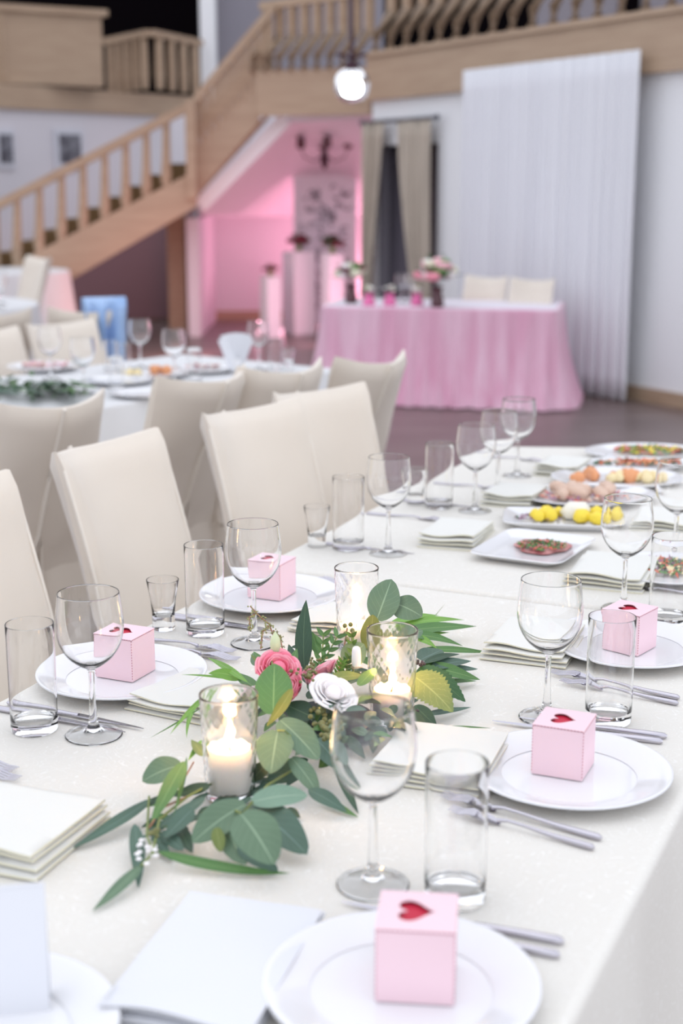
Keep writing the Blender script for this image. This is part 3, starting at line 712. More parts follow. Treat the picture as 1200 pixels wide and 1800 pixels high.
def cutlery(kind, tip, end, label, group):
    a = P(*tip, T + .003); b = P(*end, T + .003); d = b - a; rz = math.atan2(d.y, d.x)
    t = thing(kind, label, kind.split('_')[-1], (a.x, a.y, T + .0002), rz, group)
    m1, m2 = (KB, KH) if 'knife' in kind else (FB, FH)
    inst('blade' if 'knife' in kind else 'tines', m1, t); inst('handle', m2, t)
    L = d.length; s_ = max(.85, min(1.12, L / (.212 if 'knife' in kind else .204))); t.scale = (s_, s_, 1)
def lead(tip, side, L=.205):            # end point of a piece whose handle runs square to the table edge
    u, v = UV(P(*tip, T + .003)); p = W(u, v + side * L, T + .003)
    dep = p.y * _c - (p.z - EYE) * _s; up_ = p.y * _s + (p.z - EYE) * _c
    return (600 + FPX * p.x / dep, 900 - FPX * up_ / dep)
K, F = 'table_knife', 'table_fork'; gk, gf = 'steel knives', 'steel forks'
cutlery(K, (600, 1586), (998, 1658), 'upper blurred knife behind the nearest pink box', gk); cutlery(K, (624, 1614), (984, 1681), 'lower blurred knife behind the nearest pink box', gk)
cutlery(K, (865, 1268), (1166, 1305), 'knife with long visible blade behind the sharp plate', gk); cutlery(K, (912, 1262), (1172, 1296), 'knife next to the rim behind the sharp plate', gk)
cutlery(F, (772, 1398), (1057, 1475), 'upper blurred fork below the sharp plate', gf); cutlery(F, (790, 1424), (1044, 1492), 'lower blurred fork below the sharp plate', gf)
cutlery(F, (966, 1182), (1194, 1228), 'upper fork between wine glass and highball at the right', gf); cutlery(F, (985, 1198), (1192, 1238), 'lower fork between wine glass and highball at the right', gf)
cutlery(K, (1095, 1098), (1290, 1128), 'knife behind the back right plate', gk)
cutlery(K, (252, 1282), (4, 1234), 'upper knife under the first wine glass at the left', gk); cutlery(K, (220, 1288), (-22, 1243), 'lower knife under the first wine glass at the left', gk)
cutlery(F, (414, 1148), lead((414, 1148), -1), 'upper fork behind the left plate', gf); cutlery(F, (420, 1162), lead((420, 1162), -1), 'lower fork behind the left plate', gf)
cutlery(F, (28, 1357), lead((28, 1357), -1), 'upper fork tips at the left edge', gf); cutlery(F, (33, 1373), lead((33, 1373), -1), 'lower fork tips at the left edge', gf)
cutlery(K, (490, 1112), lead((490, 1112), -1, .21), 'front knife before the back left plate', gk); cutlery(K, (470, 1106), lead((470, 1106), -1, .21), 'rear knife before the back left plate', gk)
cutlery(F, (604, 1026), lead((604, 1026), -1), 'upper fork beside the back left plate', gf); cutlery(F, (612, 1036), lead((612, 1036), -1), 'lower fork beside the back left plate', gf)
cutlery(F, (790, 918), lead((790, 918), -1), 'fork left of the folded napkin beyond the seam', gf); cutlery(K, (728, 974), lead((728, 974), -1, .21), 'knife at the foot of the far wine glass', gk)
cutlery(F, (895, 862), lead((895, 862), -1), 'fork beside the middle far napkin', gf); cutlery(K, (845, 893), lead((845, 893), -1, .21), 'knife at the foot of the far pair of glasses', gk)
cutlery(F, (960, 812), lead((960, 812), -1), 'fork beside the farthest napkin', gf)
cutlery(F, (1075, 1030), lead((1075, 1030), 1), 'fork in front of the salad plate at the right', gf)

# napkins
def napkin(px, py, rot, L, Wd, label, layers=4, hs=.0042, seed=0, m='napkin', cz=None):
    rnd = random.Random(seed); p = P(px, py, T + .01)
    t = thing('folded_napkin', label, 'napkin', (p.x, p.y, T + .0006), PI / 2 - PHI + R(rot), 'folded napkins')
    for k in range(layers):
        z0 = k * hs * 1.12; mb = MB(); sh = rnd.uniform(-.005, .005); l2 = L / 2 - .004 * k * rnd.random(); w2 = Wd / 2 - .003 * k * rnd.random(); sk = rnd.uniform(-.02, .02)
        nx, ny = 16, 12; tt = hs * .5
        def pt(i, j, s_):
            x = (i - .5) * 2 * l2 + sh; y = (j - .5) * 2 * w2 + sk * x
            ex = min(1, (1 - abs(2 * i - 1)) * 9); ey = min(1, (1 - abs(2 * j - 1)) * 8)
            puff = (.45 + .55 * math.sqrt(max(0, ex * ey)))
            lift = (.0055 * k / max(1, layers - 1)) * (1 - i) ** 2 * (1 + .6 * sin(6 * j + seed))
            zz = z0 + tt + lift + s_ * tt * puff + (.0014 if s_ > 0 and k == layers - 1 else .0002) * noise.noise(Vector((i * 3 + seed, j * 3, k)))
            return (x, y, zz)
        a = len(mb.v); mb.grid(lambda i, j: pt(i, j, 1), nx, ny); b = len(mb.v); mb.grid(lambda i, j: pt(i, j, -1), nx, ny)
        ix = lambda o, i, j: o + i * (ny + 1) + j; c = 0
        mb.k = 1
        for j in range(ny): mb.f += [(ix(a, 0, j), ix(a, 0, j + 1), ix(b, 0, j + 1), ix(b, 0, j)), (ix(a, nx, j + 1), ix(a, nx, j), ix(b, nx, j), ix(b, nx, j + 1))]
        for i in range(nx): mb.f += [(ix(a, i + 1, 0), ix(a, i, 0), ix(b, i, 0), ix(b, i + 1, 0)), (ix(a, i, ny), ix(a, i + 1, ny), ix(b, i + 1, ny), ix(b, i, ny))]
        mb.m += [1] * (2 * ny + 2 * nx)
        mb.build('fold', [m, 'napkin_edge' if m == 'napkin' else m], t, auto=80)
    return t
napkin(350, 1222, -4, .155, .150, 'folded cream napkin under the left plate rim behind the first candle', seed=1)
napkin(778, 1332, 6, .185, .155, 'folded cream napkin partly under the sharp right plate', seed=2, hs=.005)
napkin(940, 1128, 4, .185, .14, 'folded cream napkin behind the sharp wine glass', seed=3, hs=.005)
napkin(385, 1690, 8, .23, .15, 'large blurred white napkin at the bottom beside the nearest plate', seed=4, m='napkin_white')
napkin(18, 1462, 4, .17, .17, 'folded white napkin at the left edge below the forks', seed=5, hs=.007)
napkin(592, 1088, 0, .15, .12, 'folded napkin behind the farthest candle', seed=6)
napkin(803, 940, 6, .20, .12, 'folded napkin just beyond the cloth seam', seed=7, hs=.006)
napkin(905, 872, 4, .19, .125, 'folded napkin second beyond the cloth seam', seed=8, hs=.006)
napkin(990, 822, 4, .19, .125, 'folded napkin farthest along the table', seed=9, hs=.006)
napkin(1075, 1008, 4, .20, .15, 'folded napkin right of the square carpaccio plate', seed=10, hs=.006)
napkin(1170, 918, 4, .20, .13, 'folded napkin between the platters at the right edge', seed=11, hs=.006)
# tall white card in the lower left corner
p = P(-20, 1800, T); t = thing('folded_card', 'tall blurred white folded card in the lower left corner', 'card', (p.x, p.y, T), R(10))
MB().box(-.055, .055, -.001, .001, 0, .125, Matrix.Rotation(R(-7), 4, 'X') @ Matrix.Translation((0, 0, .001))).build('front_panel', 'napkin_white', t, False)
MB().box(-.055, .055, .029, .031, 0, .125, Matrix.Rotation(R(7), 4, 'X') @ Matrix.Translation((0, 0, .0))).build('back_panel', 'napkin_white', t, False)

# ================================================================== CANDLES
def candle_set(px, py, wax_h, lab, glab, power=2.2):
    p = P(px, py, T); H = .137
    def rad(z): return .0305 + (.0365 - .0305) * min(1, z / H)
    N = 80; rows = 46
    def patt(a, z): return 0.00045 * (abs(sin(9 * a + z * 170)) + abs(sin(9 * a - z * 170)) - 1.2)
    prof = [(0, .001), (.020, .0005), (.028, 0)] + [(rad(.003 + (H - .004) * k / rows), .003 + (H - .004) * k / rows) for k in range(rows + 1)] + [(rad(H) - .0004, H - .0003), (rad(H) - .0009, H), (rad(H) - .0014, H - .0003), (rad(H) - .0018, H - .001)] + [(rad(z) - .0019, z) for z in (H * .97, H * .8, H * .6, H * .4, H * .2, .012)] + [(.024, .010), (0, .010)]
    def fn(i, a, r, z): return patt(a, z) * min(1, (H - z) / .012) if 3 <= i < 4 + rows and z > .008 else 0
    g = MB().lathe(prof, N, fn=fn).build('candle_holder', 'glass_textured', auto=60, loc=(p.x, p.y, T + .0004)); tag(g, glab, 'candle holder', 'diamond textured glass candle holders')
    t = thing('pillar_candle', lab, 'candle', (p.x, p.y, T + .0110), 0, 'lit white candles')
    MB().lathe([(0, 0), (.0235, 0), (.0262, .002), (.0275, wax_h - .004), (.0262, wax_h - .001), (.022, wax_h - .003), (.010, wax_h - .006), (0, wax_h - .0065)], 40).build('wax', 'wax', t, auto=60)
    MB().tube([(0, 0, wax_h - .007), (.0006, 0, wax_h), (.002, 0, wax_h + .006)], .0008, 6).build('wick', 'wick', t)
    z = wax_h + .001
    MB().lathe(smooth_prof([(0, 0), (.0042, .005), (.0058, .012), (.0046, .021), (.0022, .030), (0, .037)], 3), 16, (.001, 0, z)).build('flame', 'flame', t)
    l = bpy.data.lights.new('candle_light', 'POINT'); l.energy = power; l.color = (1, .55, .22); l.shadow_soft_size = .008
    lo = bpy.data.objects.new('candle_light', l); C.objects.link(lo); lo.parent = t; lo.location = (.001, 0, z + .045)
candle_set(405, 1402, .058, 'lit white candle in the nearest textured glass', 'nearest textured glass candle holder at the front of the greenery')
candle_set(688, 1268, .040, 'lit candle glowing amber in the middle glass', 'middle textured glass candle holder right of the roses')
candle_set(626, 1138, .030, 'lit candle low in the farthest glass', 'farthest textured glass candle holder behind the upright round leaves')

# ================================================================== CENTREPIECE
org = P(600, 1300, T)
cp = thing('floral_centrepiece', 'eucalyptus and rose table garland spreading around the candles', 'flower arrangement', org)
def L3(px, py, h): return P(px, py, T + h) - org
def leaf(bx_, by_, tx, ty, hb, ht, wpx, kind='R', m='leaf_euc', bend=0, arch=.0, nrm=None, fold=.12, parent=None, name='leaf'):
    a = L3(bx_, by_, hb); b = L3(tx, ty, ht); mid = (a + b) / 2
    dep = (mid + org).y * _c + .7 * _s; wm = wpx * dep / FPX
    d = b - a; Ln = d.length; dn = d.normalized()
    n = Vector(nrm) if nrm else Vector((0, -.55, .83)); n = (n - dn * n.dot(dn)).normalized(); sd = n.cross(dn).normalized()
    cm = mid + sd * (bend * dep / FPX) + Vector((0, 0, arch))
    nu, nv = (16, 4) if kind != 'S' else (28, 4)
    vs = []; uv = []
    for i in range(nu + 1):
        t = i / nu; c = a * (1 - t) ** 2 + cm * 2 * t * (1 - t) + b * t * t
        if kind == 'R': wd = max(0, sin(PI * min(1, t * .97 + .03) ** .88)) ** .62
        elif kind == 'L': wd = max(0, sin(PI * t ** .72)) ** .85
        elif kind == 'S': wd = max(0, sin(PI * (t * .985 + .015) ** .70)) ** .8 * (1 + (.13 if i % 2 else -.05))
        else: wd = max(0, sin(PI * t ** .8))
        tan = ((cm - a) * (1 - t) + (b - cm) * t).normalized(); s2 = n.cross(tan).normalized(); n2_ = tan.cross(s2).normalized()
        if n2_.dot(n) < 0: n2_ = -n2_
        for j in range(nv + 1):
            y = (j / nv - .5) * 2; hgt = fold * wm * .5 * wd * abs(y) ** 1.3 + .03 * wm * sin(t * 9 + y * 3) * wd * abs(y)
            v = c + s2 * (y * wm / 2 * wd) + n2_ * hgt
            v.z = max(v.z, .0012 + .002 * wd); vs.append(v); uv.append((t, j / nv))
    fs = [(i * (nv + 1) + j, (i + 1) * (nv + 1) + j, (i + 1) * (nv + 1) + j + 1, i * (nv + 1) + j + 1) for i in range(nu) for j in range(nv)]
    mb = MB().add(vs, fs); mb.uv = uv
    return mb.build(name, m, parent or cp, auto=None)
UPN = (0, -.92, .38)
def stem(pts, r=.0014, m='twig', name='stem'): return MB().tube([L3(*p) for p in pts], r, 6).build(name, m, cp)
MB().lathe([(0, 0), (.06, 0), (.07, .006), (.066, .024), (.055, .028), (0, .028)], 24, L3(575, 1290, 0) + Vector((0, 0, .0008))).build('foam_tray', 'foam_tray', cp)
LV = [ # upright and upper leaves
 (662, 1090, 688, 1018, .105, .155, 56, 'R', 'leaf_euc', 0, 0, UPN), (692, 1060, 742, 1084, .12, .115, 46, 'R', 'leaf_euc', 0, .004, UPN),
 (650, 1143, 655, 1080, .06, .115, 38, 'R', 'leaf_olive', 0, 0, UPN), (686, 1134, 743, 1108, .06, .07, 34, 'R', 'leaf_euc', 0, .004, None),
 (535, 1177, 538, 1054, .04, .13, 30, 'L', 'leaf_dark', 6, 0, UPN), (480, 1256, 482, 1166, .07, .115, 66, 'R', 'leaf_mid', 0, 0, UPN),
 (514, 1210, 468, 1277, .11, .06, 20, 'L', 'leaf_olive', 4, 0, UPN), (505, 1240, 553, 1262, .06, .05, 44, 'R', 'leaf_dark', 0, 0, None),
 (492, 1266, 560, 1336, .08, .05, 56, 'R', 'leaf_euc', 0, .006, None), (488, 1284, 476, 1360, .075, .045, 66, 'R', 'leaf_euc', 0, .006, None),
 (556, 1300, 602, 1354, .05, .03, 44, 'R', 'leaf_blue', 0, .004, None), (512, 1332, 560, 1397, .05, .02, 36, 'R', 'leaf_euc', 0, .006, None),
 (592, 1338, 630, 1431, .03, .002, 20, 'L', 'leaf_dark', -5, 0, None), (443, 1410, 541, 1398, .05, .05, 46, 'R', 'leaf_pale', 0, .006, None),
 (432, 1414, 338, 1482, .05, .025, 66, 'R', 'leaf_euc', 0, .008, None), (423, 1431, 482, 1520, .065, .03, 84, 'R', 'leaf_euc', 0, .008, None),
 (440, 1416, 540, 1502, .04, .015, 70, 'R', 'leaf_blue', 0, .008, None), (418, 1490, 489, 1531, .02, .008, 32, 'R', 'leaf_blue', 0, 0, None),
 (380, 1455, 388, 1498, .04, .02, 24, 'R', 'leaf_olive', 0, 0, None), (395, 1455, 432, 1520, .03, .01, 50, 'R', 'leaf_euc', 0, 0, None),
 (275, 1496, 511, 1535, .02, .006, 22, 'L', 'leaf_mid', -20, 0, None), (250, 1520, 162, 1602, .02, .004, 24, 'L', 'leaf_euc', 3, 0, None),
 (236, 1448, 243, 1562, .03, .004, 28, 'L', 'leaf_blue', 6, 0, None), (268, 1404, 122, 1494, .03, .004, 24, 'L', 'leaf_blue', 4, 0, None),
 (320, 1388, 175, 1452, .03, .010, 14, 'L', 'leaf_dark', 3, .005, None), (318, 1345, 250, 1374, .045, .03, 54, 'R', 'leaf_euc', 0, .006, None),
 (324, 1338, 264, 1450, .06, .03, 30, 'L', 'leaf_mid', 3, .006, UPN), (328, 1330, 304, 1436, .05, .03, 9, 'G', 'leaf_mid', 8, .006, UPN),
 (340, 1420, 288, 1474, .04, .02, 34, 'L', 'leaf_blue', 0, 0, None), (362, 1400, 262, 1462, .04, .02, 22, 'L', 'leaf_blue', 5, 0, None),
 (312, 1452, 338, 1500, .02, .01, 28, 'L', 'leaf_dark', 0, 0, None), (284, 1462, 322, 1495, .02, .01, 26, 'R', 'leaf_blue', 0, 0, None),
 (262, 1452, 302, 1514, .02, .004, 22, 'L', 'leaf_blue', 0, 0, None), (370, 1380, 300, 1400, .03, .02, 24, 'L', 'leaf_dark', 0, 0, None),
 (541, 1388, 610, 1428, .03, .01, 30, 'L', 'leaf_blue', 0, .004, None), (560, 1400, 630, 1437, .01, .003, 16, 'L', 'leaf_mid', 0, 0, None), (505, 1420, 528, 1438, .01, .005, 16, 'L', 'leaf_dark', 0, 0, None),
 (360, 1330, 336, 1300, .05, .05, 20, 'L', 'leaf_olive', 0, 0, None), (305, 1400, 245, 1420, .02, .01, 16, 'L', 'leaf_mid', 0, 0, None),
 # bright blades on the left
 (436, 1200, 364, 1156, .07, .06, 12, 'G', 'leaf_bright', 4, .01, UPN), (424, 1194, 366, 1184, .06, .06, 20, 'L', 'leaf_bright', 0, .008, UPN), (418, 1196, 318, 1186, .06, .04, 4, 'G', 'leaf_bright', 4, .008, UPN),
 (390, 1208, 298, 1292, .05, .04, 10, 'G', 'leaf_bright', -6, .01, UPN), (352, 1228, 328, 1298, .04, .02, 8, 'G', 'leaf_bright', -14, 0, UPN), (360, 1240, 262, 1298, .04, .01, 3, 'G', 'leaf_mid', 2, 0, UPN),
 (455, 1215, 410, 1180, .06, .06, 24, 'L', 'leaf_mid', 0, 0, None), (450, 1228, 400, 1216, .05, .05, 14, 'L', 'leaf_mid', 0, 0, None), (445, 1236, 405, 1240, .05, .04, 18, 'L', 'leaf_dark', 0, 0, None),
 (470, 1180, 445, 1145, .07, .08, 18, 'L', 'leaf_mid', 0, 0, UPN), (465, 1175, 440, 1150, .07, .08, 8, 'L', 'leaf_olive', 0, 0, UPN), (355, 1300, 330, 1338, .05, .04, 10, 'G', 'leaf_bright', 0, 0, UPN),
 # fan on the right, behind
 (684, 1108, 816, 1090, .04, .03, 18, 'G', 'leaf_bright', 6, .012, None), (690, 1112, 838, 1101, .04, .02, 24, 'G', 'leaf_mid', -8, .012, None), (700, 1116, 814, 1136, .04, .01, 20, 'G', 'leaf_mid', 8, .008, None),
 (680, 1100, 772, 1082, .05, .04, 16, 'G', 'leaf_bright', 4, .01, None), (720, 1130, 790, 1112, .03, .02, 14, 'G', 'leaf_bright', 0, .01, None), (745, 1140, 862, 1147, .02, .003, 15, 'L', 'leaf_mid', -3, .004, None),
 (716, 1118, 768, 1140, .03, .02, 16, 'G', 'leaf_bright', 0, .01, None), (740, 1112, 783, 1060, .02, .03, 1.6, 'G', 'leaf_olive', 0, 0, None), (700, 1105, 760, 1098, .03, .02, 26, 'L', 'leaf_mid', 0, 0, None),
 (738, 1160, 776, 1142, .05, .04, 40, 'R', 'leaf_blue', 0, 0, None), (744, 1166, 808, 1150, .05, .03, 16, 'L', 'leaf_dark', -5, .01, None), (758, 1174, 828, 1162, .04, .02, 26, 'L', 'leaf_blue', 0, .006, None),
 (790, 1174, 840, 1176, .02, .008, 14, 'L', 'leaf_blue', 0, 0, None), (742, 1170, 844, 1195, .04, .012, 30, 'L', 'leaf_mid', -6, .008, None), (770, 1200, 838, 1197, .02, .005, 12, 'L', 'leaf_mid', 4, 0, None),
 (735, 1175, 818, 1234, .045, .012, 44, 'S', 'leaf_serrated', 0, .008, None), (726, 1188, 796, 1252, .055, .02, 64, 'S', 'leaf_lime', 0, .008, (.1, -.75, .65)), (745, 1256, 828, 1243, .02, .004, 14, 'L', 'leaf_blue', 0, 0, None),
 (728, 1240, 768, 1278, .03, .006, 30, 'L', 'leaf_dark', 0, 0, None), (722, 1248, 752, 1298, .03, .004, 24, 'L', 'leaf_dark', 0, 0, None), (740, 1190, 782, 1212, .04, .02, 22, 'L', 'leaf_mid', 0, 0, None),
 (790, 1276, 862, 1280, .012, .004, 4, 'G', 'leaf_mid', 0, 0, None),
 # middle
 (604, 1166, 640, 1132, .07, .09, 44, 'R', 'leaf_euc', 0, 0, UPN), (576, 1196, 645, 1190, .08, .07, 24, 'L', 'leaf_olive', -4, .01, None), (630, 1205, 660, 1175, .07, .08, 22, 'R', 'leaf_mid', 0, 0, None),
 (520, 1175, 507, 1132, .06, .08, 18, 'L', 'leaf_dark', 0, 0, UPN), (508, 1180, 522, 1140, .06, .08, 18, 'L', 'leaf_mid', 0, 0, UPN), (545, 1150, 524, 1104, .05, .08, 20, 'L', 'leaf_mid', 0, 0, UPN), (560, 1150, 548, 1110, .05, .08, 18, 'L', 'leaf_mid', 0, 0, UPN),
 (512, 1138, 538, 1134, .05, .05, 8, 'L', 'leaf_dark', 0, 0, None), (455, 1170, 443, 1148, .05, .06, 20, 'L', 'leaf_euc', 0, 0, UPN), (676, 1112, 690, 1132, .06, .05, 18, 'L', 'leaf_olive', 0, 0, UPN),
 (590, 1320, 560, 1350, .04, .02, 30, 'L', 'leaf_mid', 0, 0, None), (540, 1345, 470, 1372, .03, .02, 46, 'R', 'leaf_blue', 0, 0, None), (600, 1290, 640, 1340, .03, .005, 26, 'L', 'leaf_dark', 0, 0, None),
 (660, 1270, 655, 1330, .03, .01, 28, 'L', 'leaf_dark', 0, 0, None), (470, 1340, 440, 1375, .04, .02, 30, 'R', 'leaf_dark', 0, 0, None), (560, 1240, 600, 1280, .05, .04, 30, 'L', 'leaf_dark', 0, 0, None),
]
for l_ in LV: leaf(*l_)
# under-storey of small leaves that fills the mound
rl = random.Random(3); kinds = ['leaf_dark', 'leaf_mid', 'leaf_blue', 'leaf_dark', 'leaf_euc']
for k in range(110):
    a_ = rl.uniform(0, 2 * PI); q = math.sqrt(rl.random()); px = 590 + 125 * q * cos(a_); py = 1238 + 85 * q * sin(a_)
    h = .012 + .050 * (1 - q) * rl.random() + .012; an = rl.uniform(0, 2 * PI); ln = rl.uniform(24, 44)
    leaf(px, py, px + ln * cos(an), py + ln * .6 * sin(an), h, h + rl.uniform(-.008, .014), rl.uniform(10, 22), 'L', rl.choice(kinds), 0, .004)
for k in range(36):
    q = rl.random(); px = 540 - 260 * q + rl.uniform(-20, 20); py = 1340 + 115 * q + rl.uniform(-22, 22); an = rl.uniform(2.3, 3.6); ln = rl.uniform(30, 60)
    leaf(px, py, px + ln * cos(an), py + ln * .5 * sin(an) + 10, .014, .006, rl.uniform(9, 18), 'L', rl.choice(['leaf_blue', 'leaf_dark', 'leaf_blue', 'leaf_mid']), rl.uniform(-4, 4), .003)
# pinnate sprigs
def sprig(b, t, n, ln, m, wp=8):
    stem([b, ((b[0] + t[0]) / 2 + 2, (b[1] + t[1]) / 2, (b[2] + t[2]) / 2), t], .0011)
    for i in range(1, n + 1):
        q = i / n; x = b[0] + (t[0] - b[0]) * q; y = b[1] + (t[1] - b[1]) * q; h = b[2] + (t[2] - b[2]) * q
        for s_ in (-1, 1):
            an = math.atan2(t[1] - b[1], t[0] - b[0]) + s_ * .75; leaf(x, y, x + ln * cos(an), y + ln * sin(an), h, h + .012, wp, 'L', m, 0, 0, UPN, name='leaflet')
sprig((548, 1192, .05), (592, 1120, .10), 6, 20, 'leaf_mid'); sprig((560, 1190, .05), (568, 1118, .10), 5, 20, 'leaf_mid'); sprig((600, 1200, .06), (612, 1158, .09), 5, 14, 'leaf_mid', 6)
sprig((588, 1200, .06), (600, 1165, .09), 5, 14, 'leaf_bright', 5); sprig((620, 1190, .05), (618, 1120, .10), 5, 14, 'leaf_mid', 7)
# stems
stem([(660, 1235, .02), (663, 1150, .07), (662, 1090, .105), (692, 1060, .12)], .0013)
stem([(443, 1410, .05), (425, 1430, .06), (400, 1420, .03)], .0015); stem([(440, 1414, .05), (470, 1380, .03), (520, 1350, .03)], .0016)
stem([(400, 1362, .02), (330, 1400, .03), (280, 1440, .03), (268, 1500, .03), (248, 1522, .02)], .0016, 'twig'); stem([(330, 1400, .03), (285, 1420, .035), (262, 1455, .03)], .0013, 'twig_red')
stem([(470, 1275, .06), (482, 1256, .07), (500, 1240, .07)], .0012); stem([(540, 1320, .04), (500, 1284, .08), (488, 1284, .075)], .0012); stem([(262, 1400, .03), (258, 1470, .03), (272, 1500, .025)], .0014)
stem([(340, 1340, .04), (322, 1372, .04), (312, 1404, .03)], .0011, 'twig_red'); stem([(482, 1200, .09), (476, 1150, .10), (484, 1132, .11)], .0013)
# roses
def rose(px, py, h, rpx, m, m2, nl=4, open_=1, tilt=(0, 0), label=None, squash=.8):
    c = L3(px, py, h); dep = (c + org).y * _c + .7 * _s; r = rpx * dep / FPX; rr = random.Random(int(px * 7 + py))
    core = MB().lathe(smooth_prof([(0, -r * .5), (r * .35, -r * .35), (r * .42, 0), (r * .30, r * .38), (0, r * .46)], 3), 20).build('rose', m2, cp, loc=c)
    core.rotation_euler = (R(tilt[0]), R(tilt[1]), rr.uniform(0, 6))
    if label: core['label'] = label
    for L in range(nl):
        q = (L + 1) / nl; n = 4 + L; rad_ = r * (.34 + .62 * q); hh = r * (.62 - .20 * q)
        for k in range(n):
            a0 = 2 * PI * (k + L * .5) / n + rr.uniform(-.15, .15); span = 2 * PI / n * .78; wob = rr.uniform(.9, 1.1)
            def fn(i, j):
                a = a0 + (i - .5) * 2 * span * (1 - .25 * j * j); t = j
                ro = rad_ * (.30 + .70 * math.sin(min(1, t * 1.15) * PI / 2)) * wob + open_ * r * .22 * q * t ** 4
                z = -r * .5 + (hh + r * .5) * t * (1 - .18 * (2 * i - 1) ** 4) - open_ * r * .20 * q * t ** 5 + r * .03 * sin(7 * i + L)
                return (ro * cos(a), ro * sin(a), z * squash)
            o = MB().grid(fn, 8, 8).build('petal', m if (L + k) % 3 else m2, core)
            s_ = o.modifiers.new('solid', 'SOLIDIFY'); s_.thickness = r * .02
rose(488, 1178, .085, 36, 'rose_pink', 'rose_deep', 5, 1, (35, -8), 'bright pink ranunculus')
rose(512, 1214, .075, 27, 'rose_pink', 'rose_deep', 4, .6, (48, 10), 'bright pink bloom')
rose(572, 1176, .078, 25, 'rose_pale', 'rose_pink', 4, .6, (30, 10), 'pale pink spray rose'); rose(548, 1196, .07, 20, 'rose_pale', 'rose_pink', 4, .8, (40, -10), 'pale pink spray rose')
rose(584, 1220, .074, 34, 'rose_white', 'rose_white', 4, 1.5, (30, 8), 'white open rose', .7); rose(440, 1216, .06, 17, 'rose_white', 'rose_pale', 3, 1, (30, 0), 'small white rose behind the candle')
rose(622, 1170, .07, 13, 'rose_white', 'petal_cream', 3, 1, (20, 0))
# bud
b0 = L3(484, 1150, .10)
MB().lathe(smooth_prof([(0, 0), (.005, .004), (.0075, .013), (.006, .024), (0, .034)], 3), 14).build('flower_bud', 'bud', cp, loc=b0)
b0 = L3(626, 1172, .085); MB().lathe(smooth_prof([(0, 0), (.006, .002), (.0065, .018), (.005, .028), (0, .030)], 3), 14).build('flower_bud', 'rose_white', cp, loc=b0)
# berries
BM = MB().lathe(smooth_prof([(0, -1), (.7, -.7), (1, 0), (.75, .7), (.2, 1.05), (0, 1.0)], 2), 10).mesh('berry', 'berry'); BD = MB().lathe(smooth_prof([(0, -1), (.7, -.7), (1, 0), (.7, .7), (0, 1)], 2), 10).mesh('berry', 'berry_dark')
def berries(px, py, h, sx, sy, n, r=.0034, me=None):
    for k in range(n):
        q = rl.gauss(0, .45), rl.gauss(0, .45); o = inst('berry', me or BM, cp, L3(px + sx * q[0], py + sy * q[1], h + rl.uniform(-.006, .006)), 0, r * rl.uniform(.8, 1.15)); o.rotation_euler = (rl.uniform(-1, 1), rl.uniform(-1, 1), 0)
berries(572, 1278, .055, 22, 22, 26, .0040); berries(545, 1180, .085, 30, 14, 26, .0026); berries(535, 1190, .09, 30, 10, 12, .0026); berries(556, 1162, .085, 22, 10, 10, .0024)
berries(272, 1464, .035, 12, 8, 8, .0026); berries(740, 1166, .055, 10, 8, 6, .003, BD); berries(560, 1250, .06, 20, 12, 8, .0036); berries(735, 1246, .02, 10, 6, 6, .0028, BD); berries(718, 1120, .07, 12, 6, 5, .0024)
for x, y in ((606, 1100), (616, 1098), (607, 1114), (619, 1108), (610, 1124), (621, 1113)):
    inst('berry', BM, cp, L3(x, y, .10), 0, .0036)
stem([(592, 1190, .06), (606, 1130, .09), (610, 1104, .10)], .0012, 'twig_red'); stem([(612, 1170, .07), (621, 1130, .09), (620, 1110, .10)], .0012, 'twig')
# amaranth strings
for pts in (((490, 1150, .09), (474, 1098, .11), (455, 1082, .12), (440, 1066, .125)), ((474, 1098, .11), (462, 1110, .11), (458, 1140, .10)), ((480, 1108, .11), (492, 1120, .10), (496, 1140, .09)), ((450, 1078, .12), (438, 1085, .12), (440, 1108, .11))):
    stem(pts, .0010, 'twig_red')
    m = MB()
    for k in range(46):
        q = rl.random() * (len(pts) - 1); i = min(int(q), len(pts) - 2); a_ = Vector(L3(*pts[i])); b_ = Vector(L3(*pts[i + 1])); c = a_.lerp(b_, q - i) + Vector((rl.gauss(0, .0022), rl.gauss(0, .0022), rl.gauss(0, .002)))
        r_ = rl.uniform(.0010, .0020); m.lathe([(0, -r_), (r_, 0), (0, r_)], 5, c)
    o = m.build('seed_string', 'amaranth', cp); o['kind'] = 'stuff'
# tiny white blossoms at the tail
for k in range(16):
    c = L3(262 + rl.gauss(0, 14), 1498 + rl.gauss(0, 14), .02 + rl.random() * .01); r_ = .0035
    MB().lathe([(0, 0), (r_, r_ * .6), (r_ * .8, r_), (0, r_ * .5)], 8).build('blossom', 'rose_white', cp, loc=c)

# ================================================================== FOOD
def blob(name, m, s=(1, 1, 1), seed=0, sub=2):
    bm = bmesh.new(); bmesh.ops.create_icosphere(bm, subdivisions=sub, radius=1)
    for v in bm.verts: v.co = v.co * (1 + .28 * noise.noise(v.co * 1.4 + Vector((seed, 0, 0)))); v.co = Vector((v.co.x * s[0], v.co.y * s[1], v.co.z * s[2]))
    me = bpy.data.meshes.new(name); bm.to_mesh(me); bm.free(); me.materials.append(M[m]); me.polygons.foreach_set('use_smooth', [True] * len(me.polygons)); return me
rf = random.Random(11)
def scatter(name, me_list, cx, cy, rx, ry, n, s, z, label, cat, group, jitter=.004):
    for k in range(n):
        a = rf.uniform(0, 2 * PI); q = math.sqrt(rf.random()); p = P(cx, cy, z)
        o = inst(name, rf.choice(me_list), None, (p.x + rx * q * cos(a), p.y + ry * q * sin(a), z + s * .6 + jitter * rf.random()), rf.uniform(0, 6), s * rf.uniform(.8, 1.15))
        tag(o, label, cat, group)
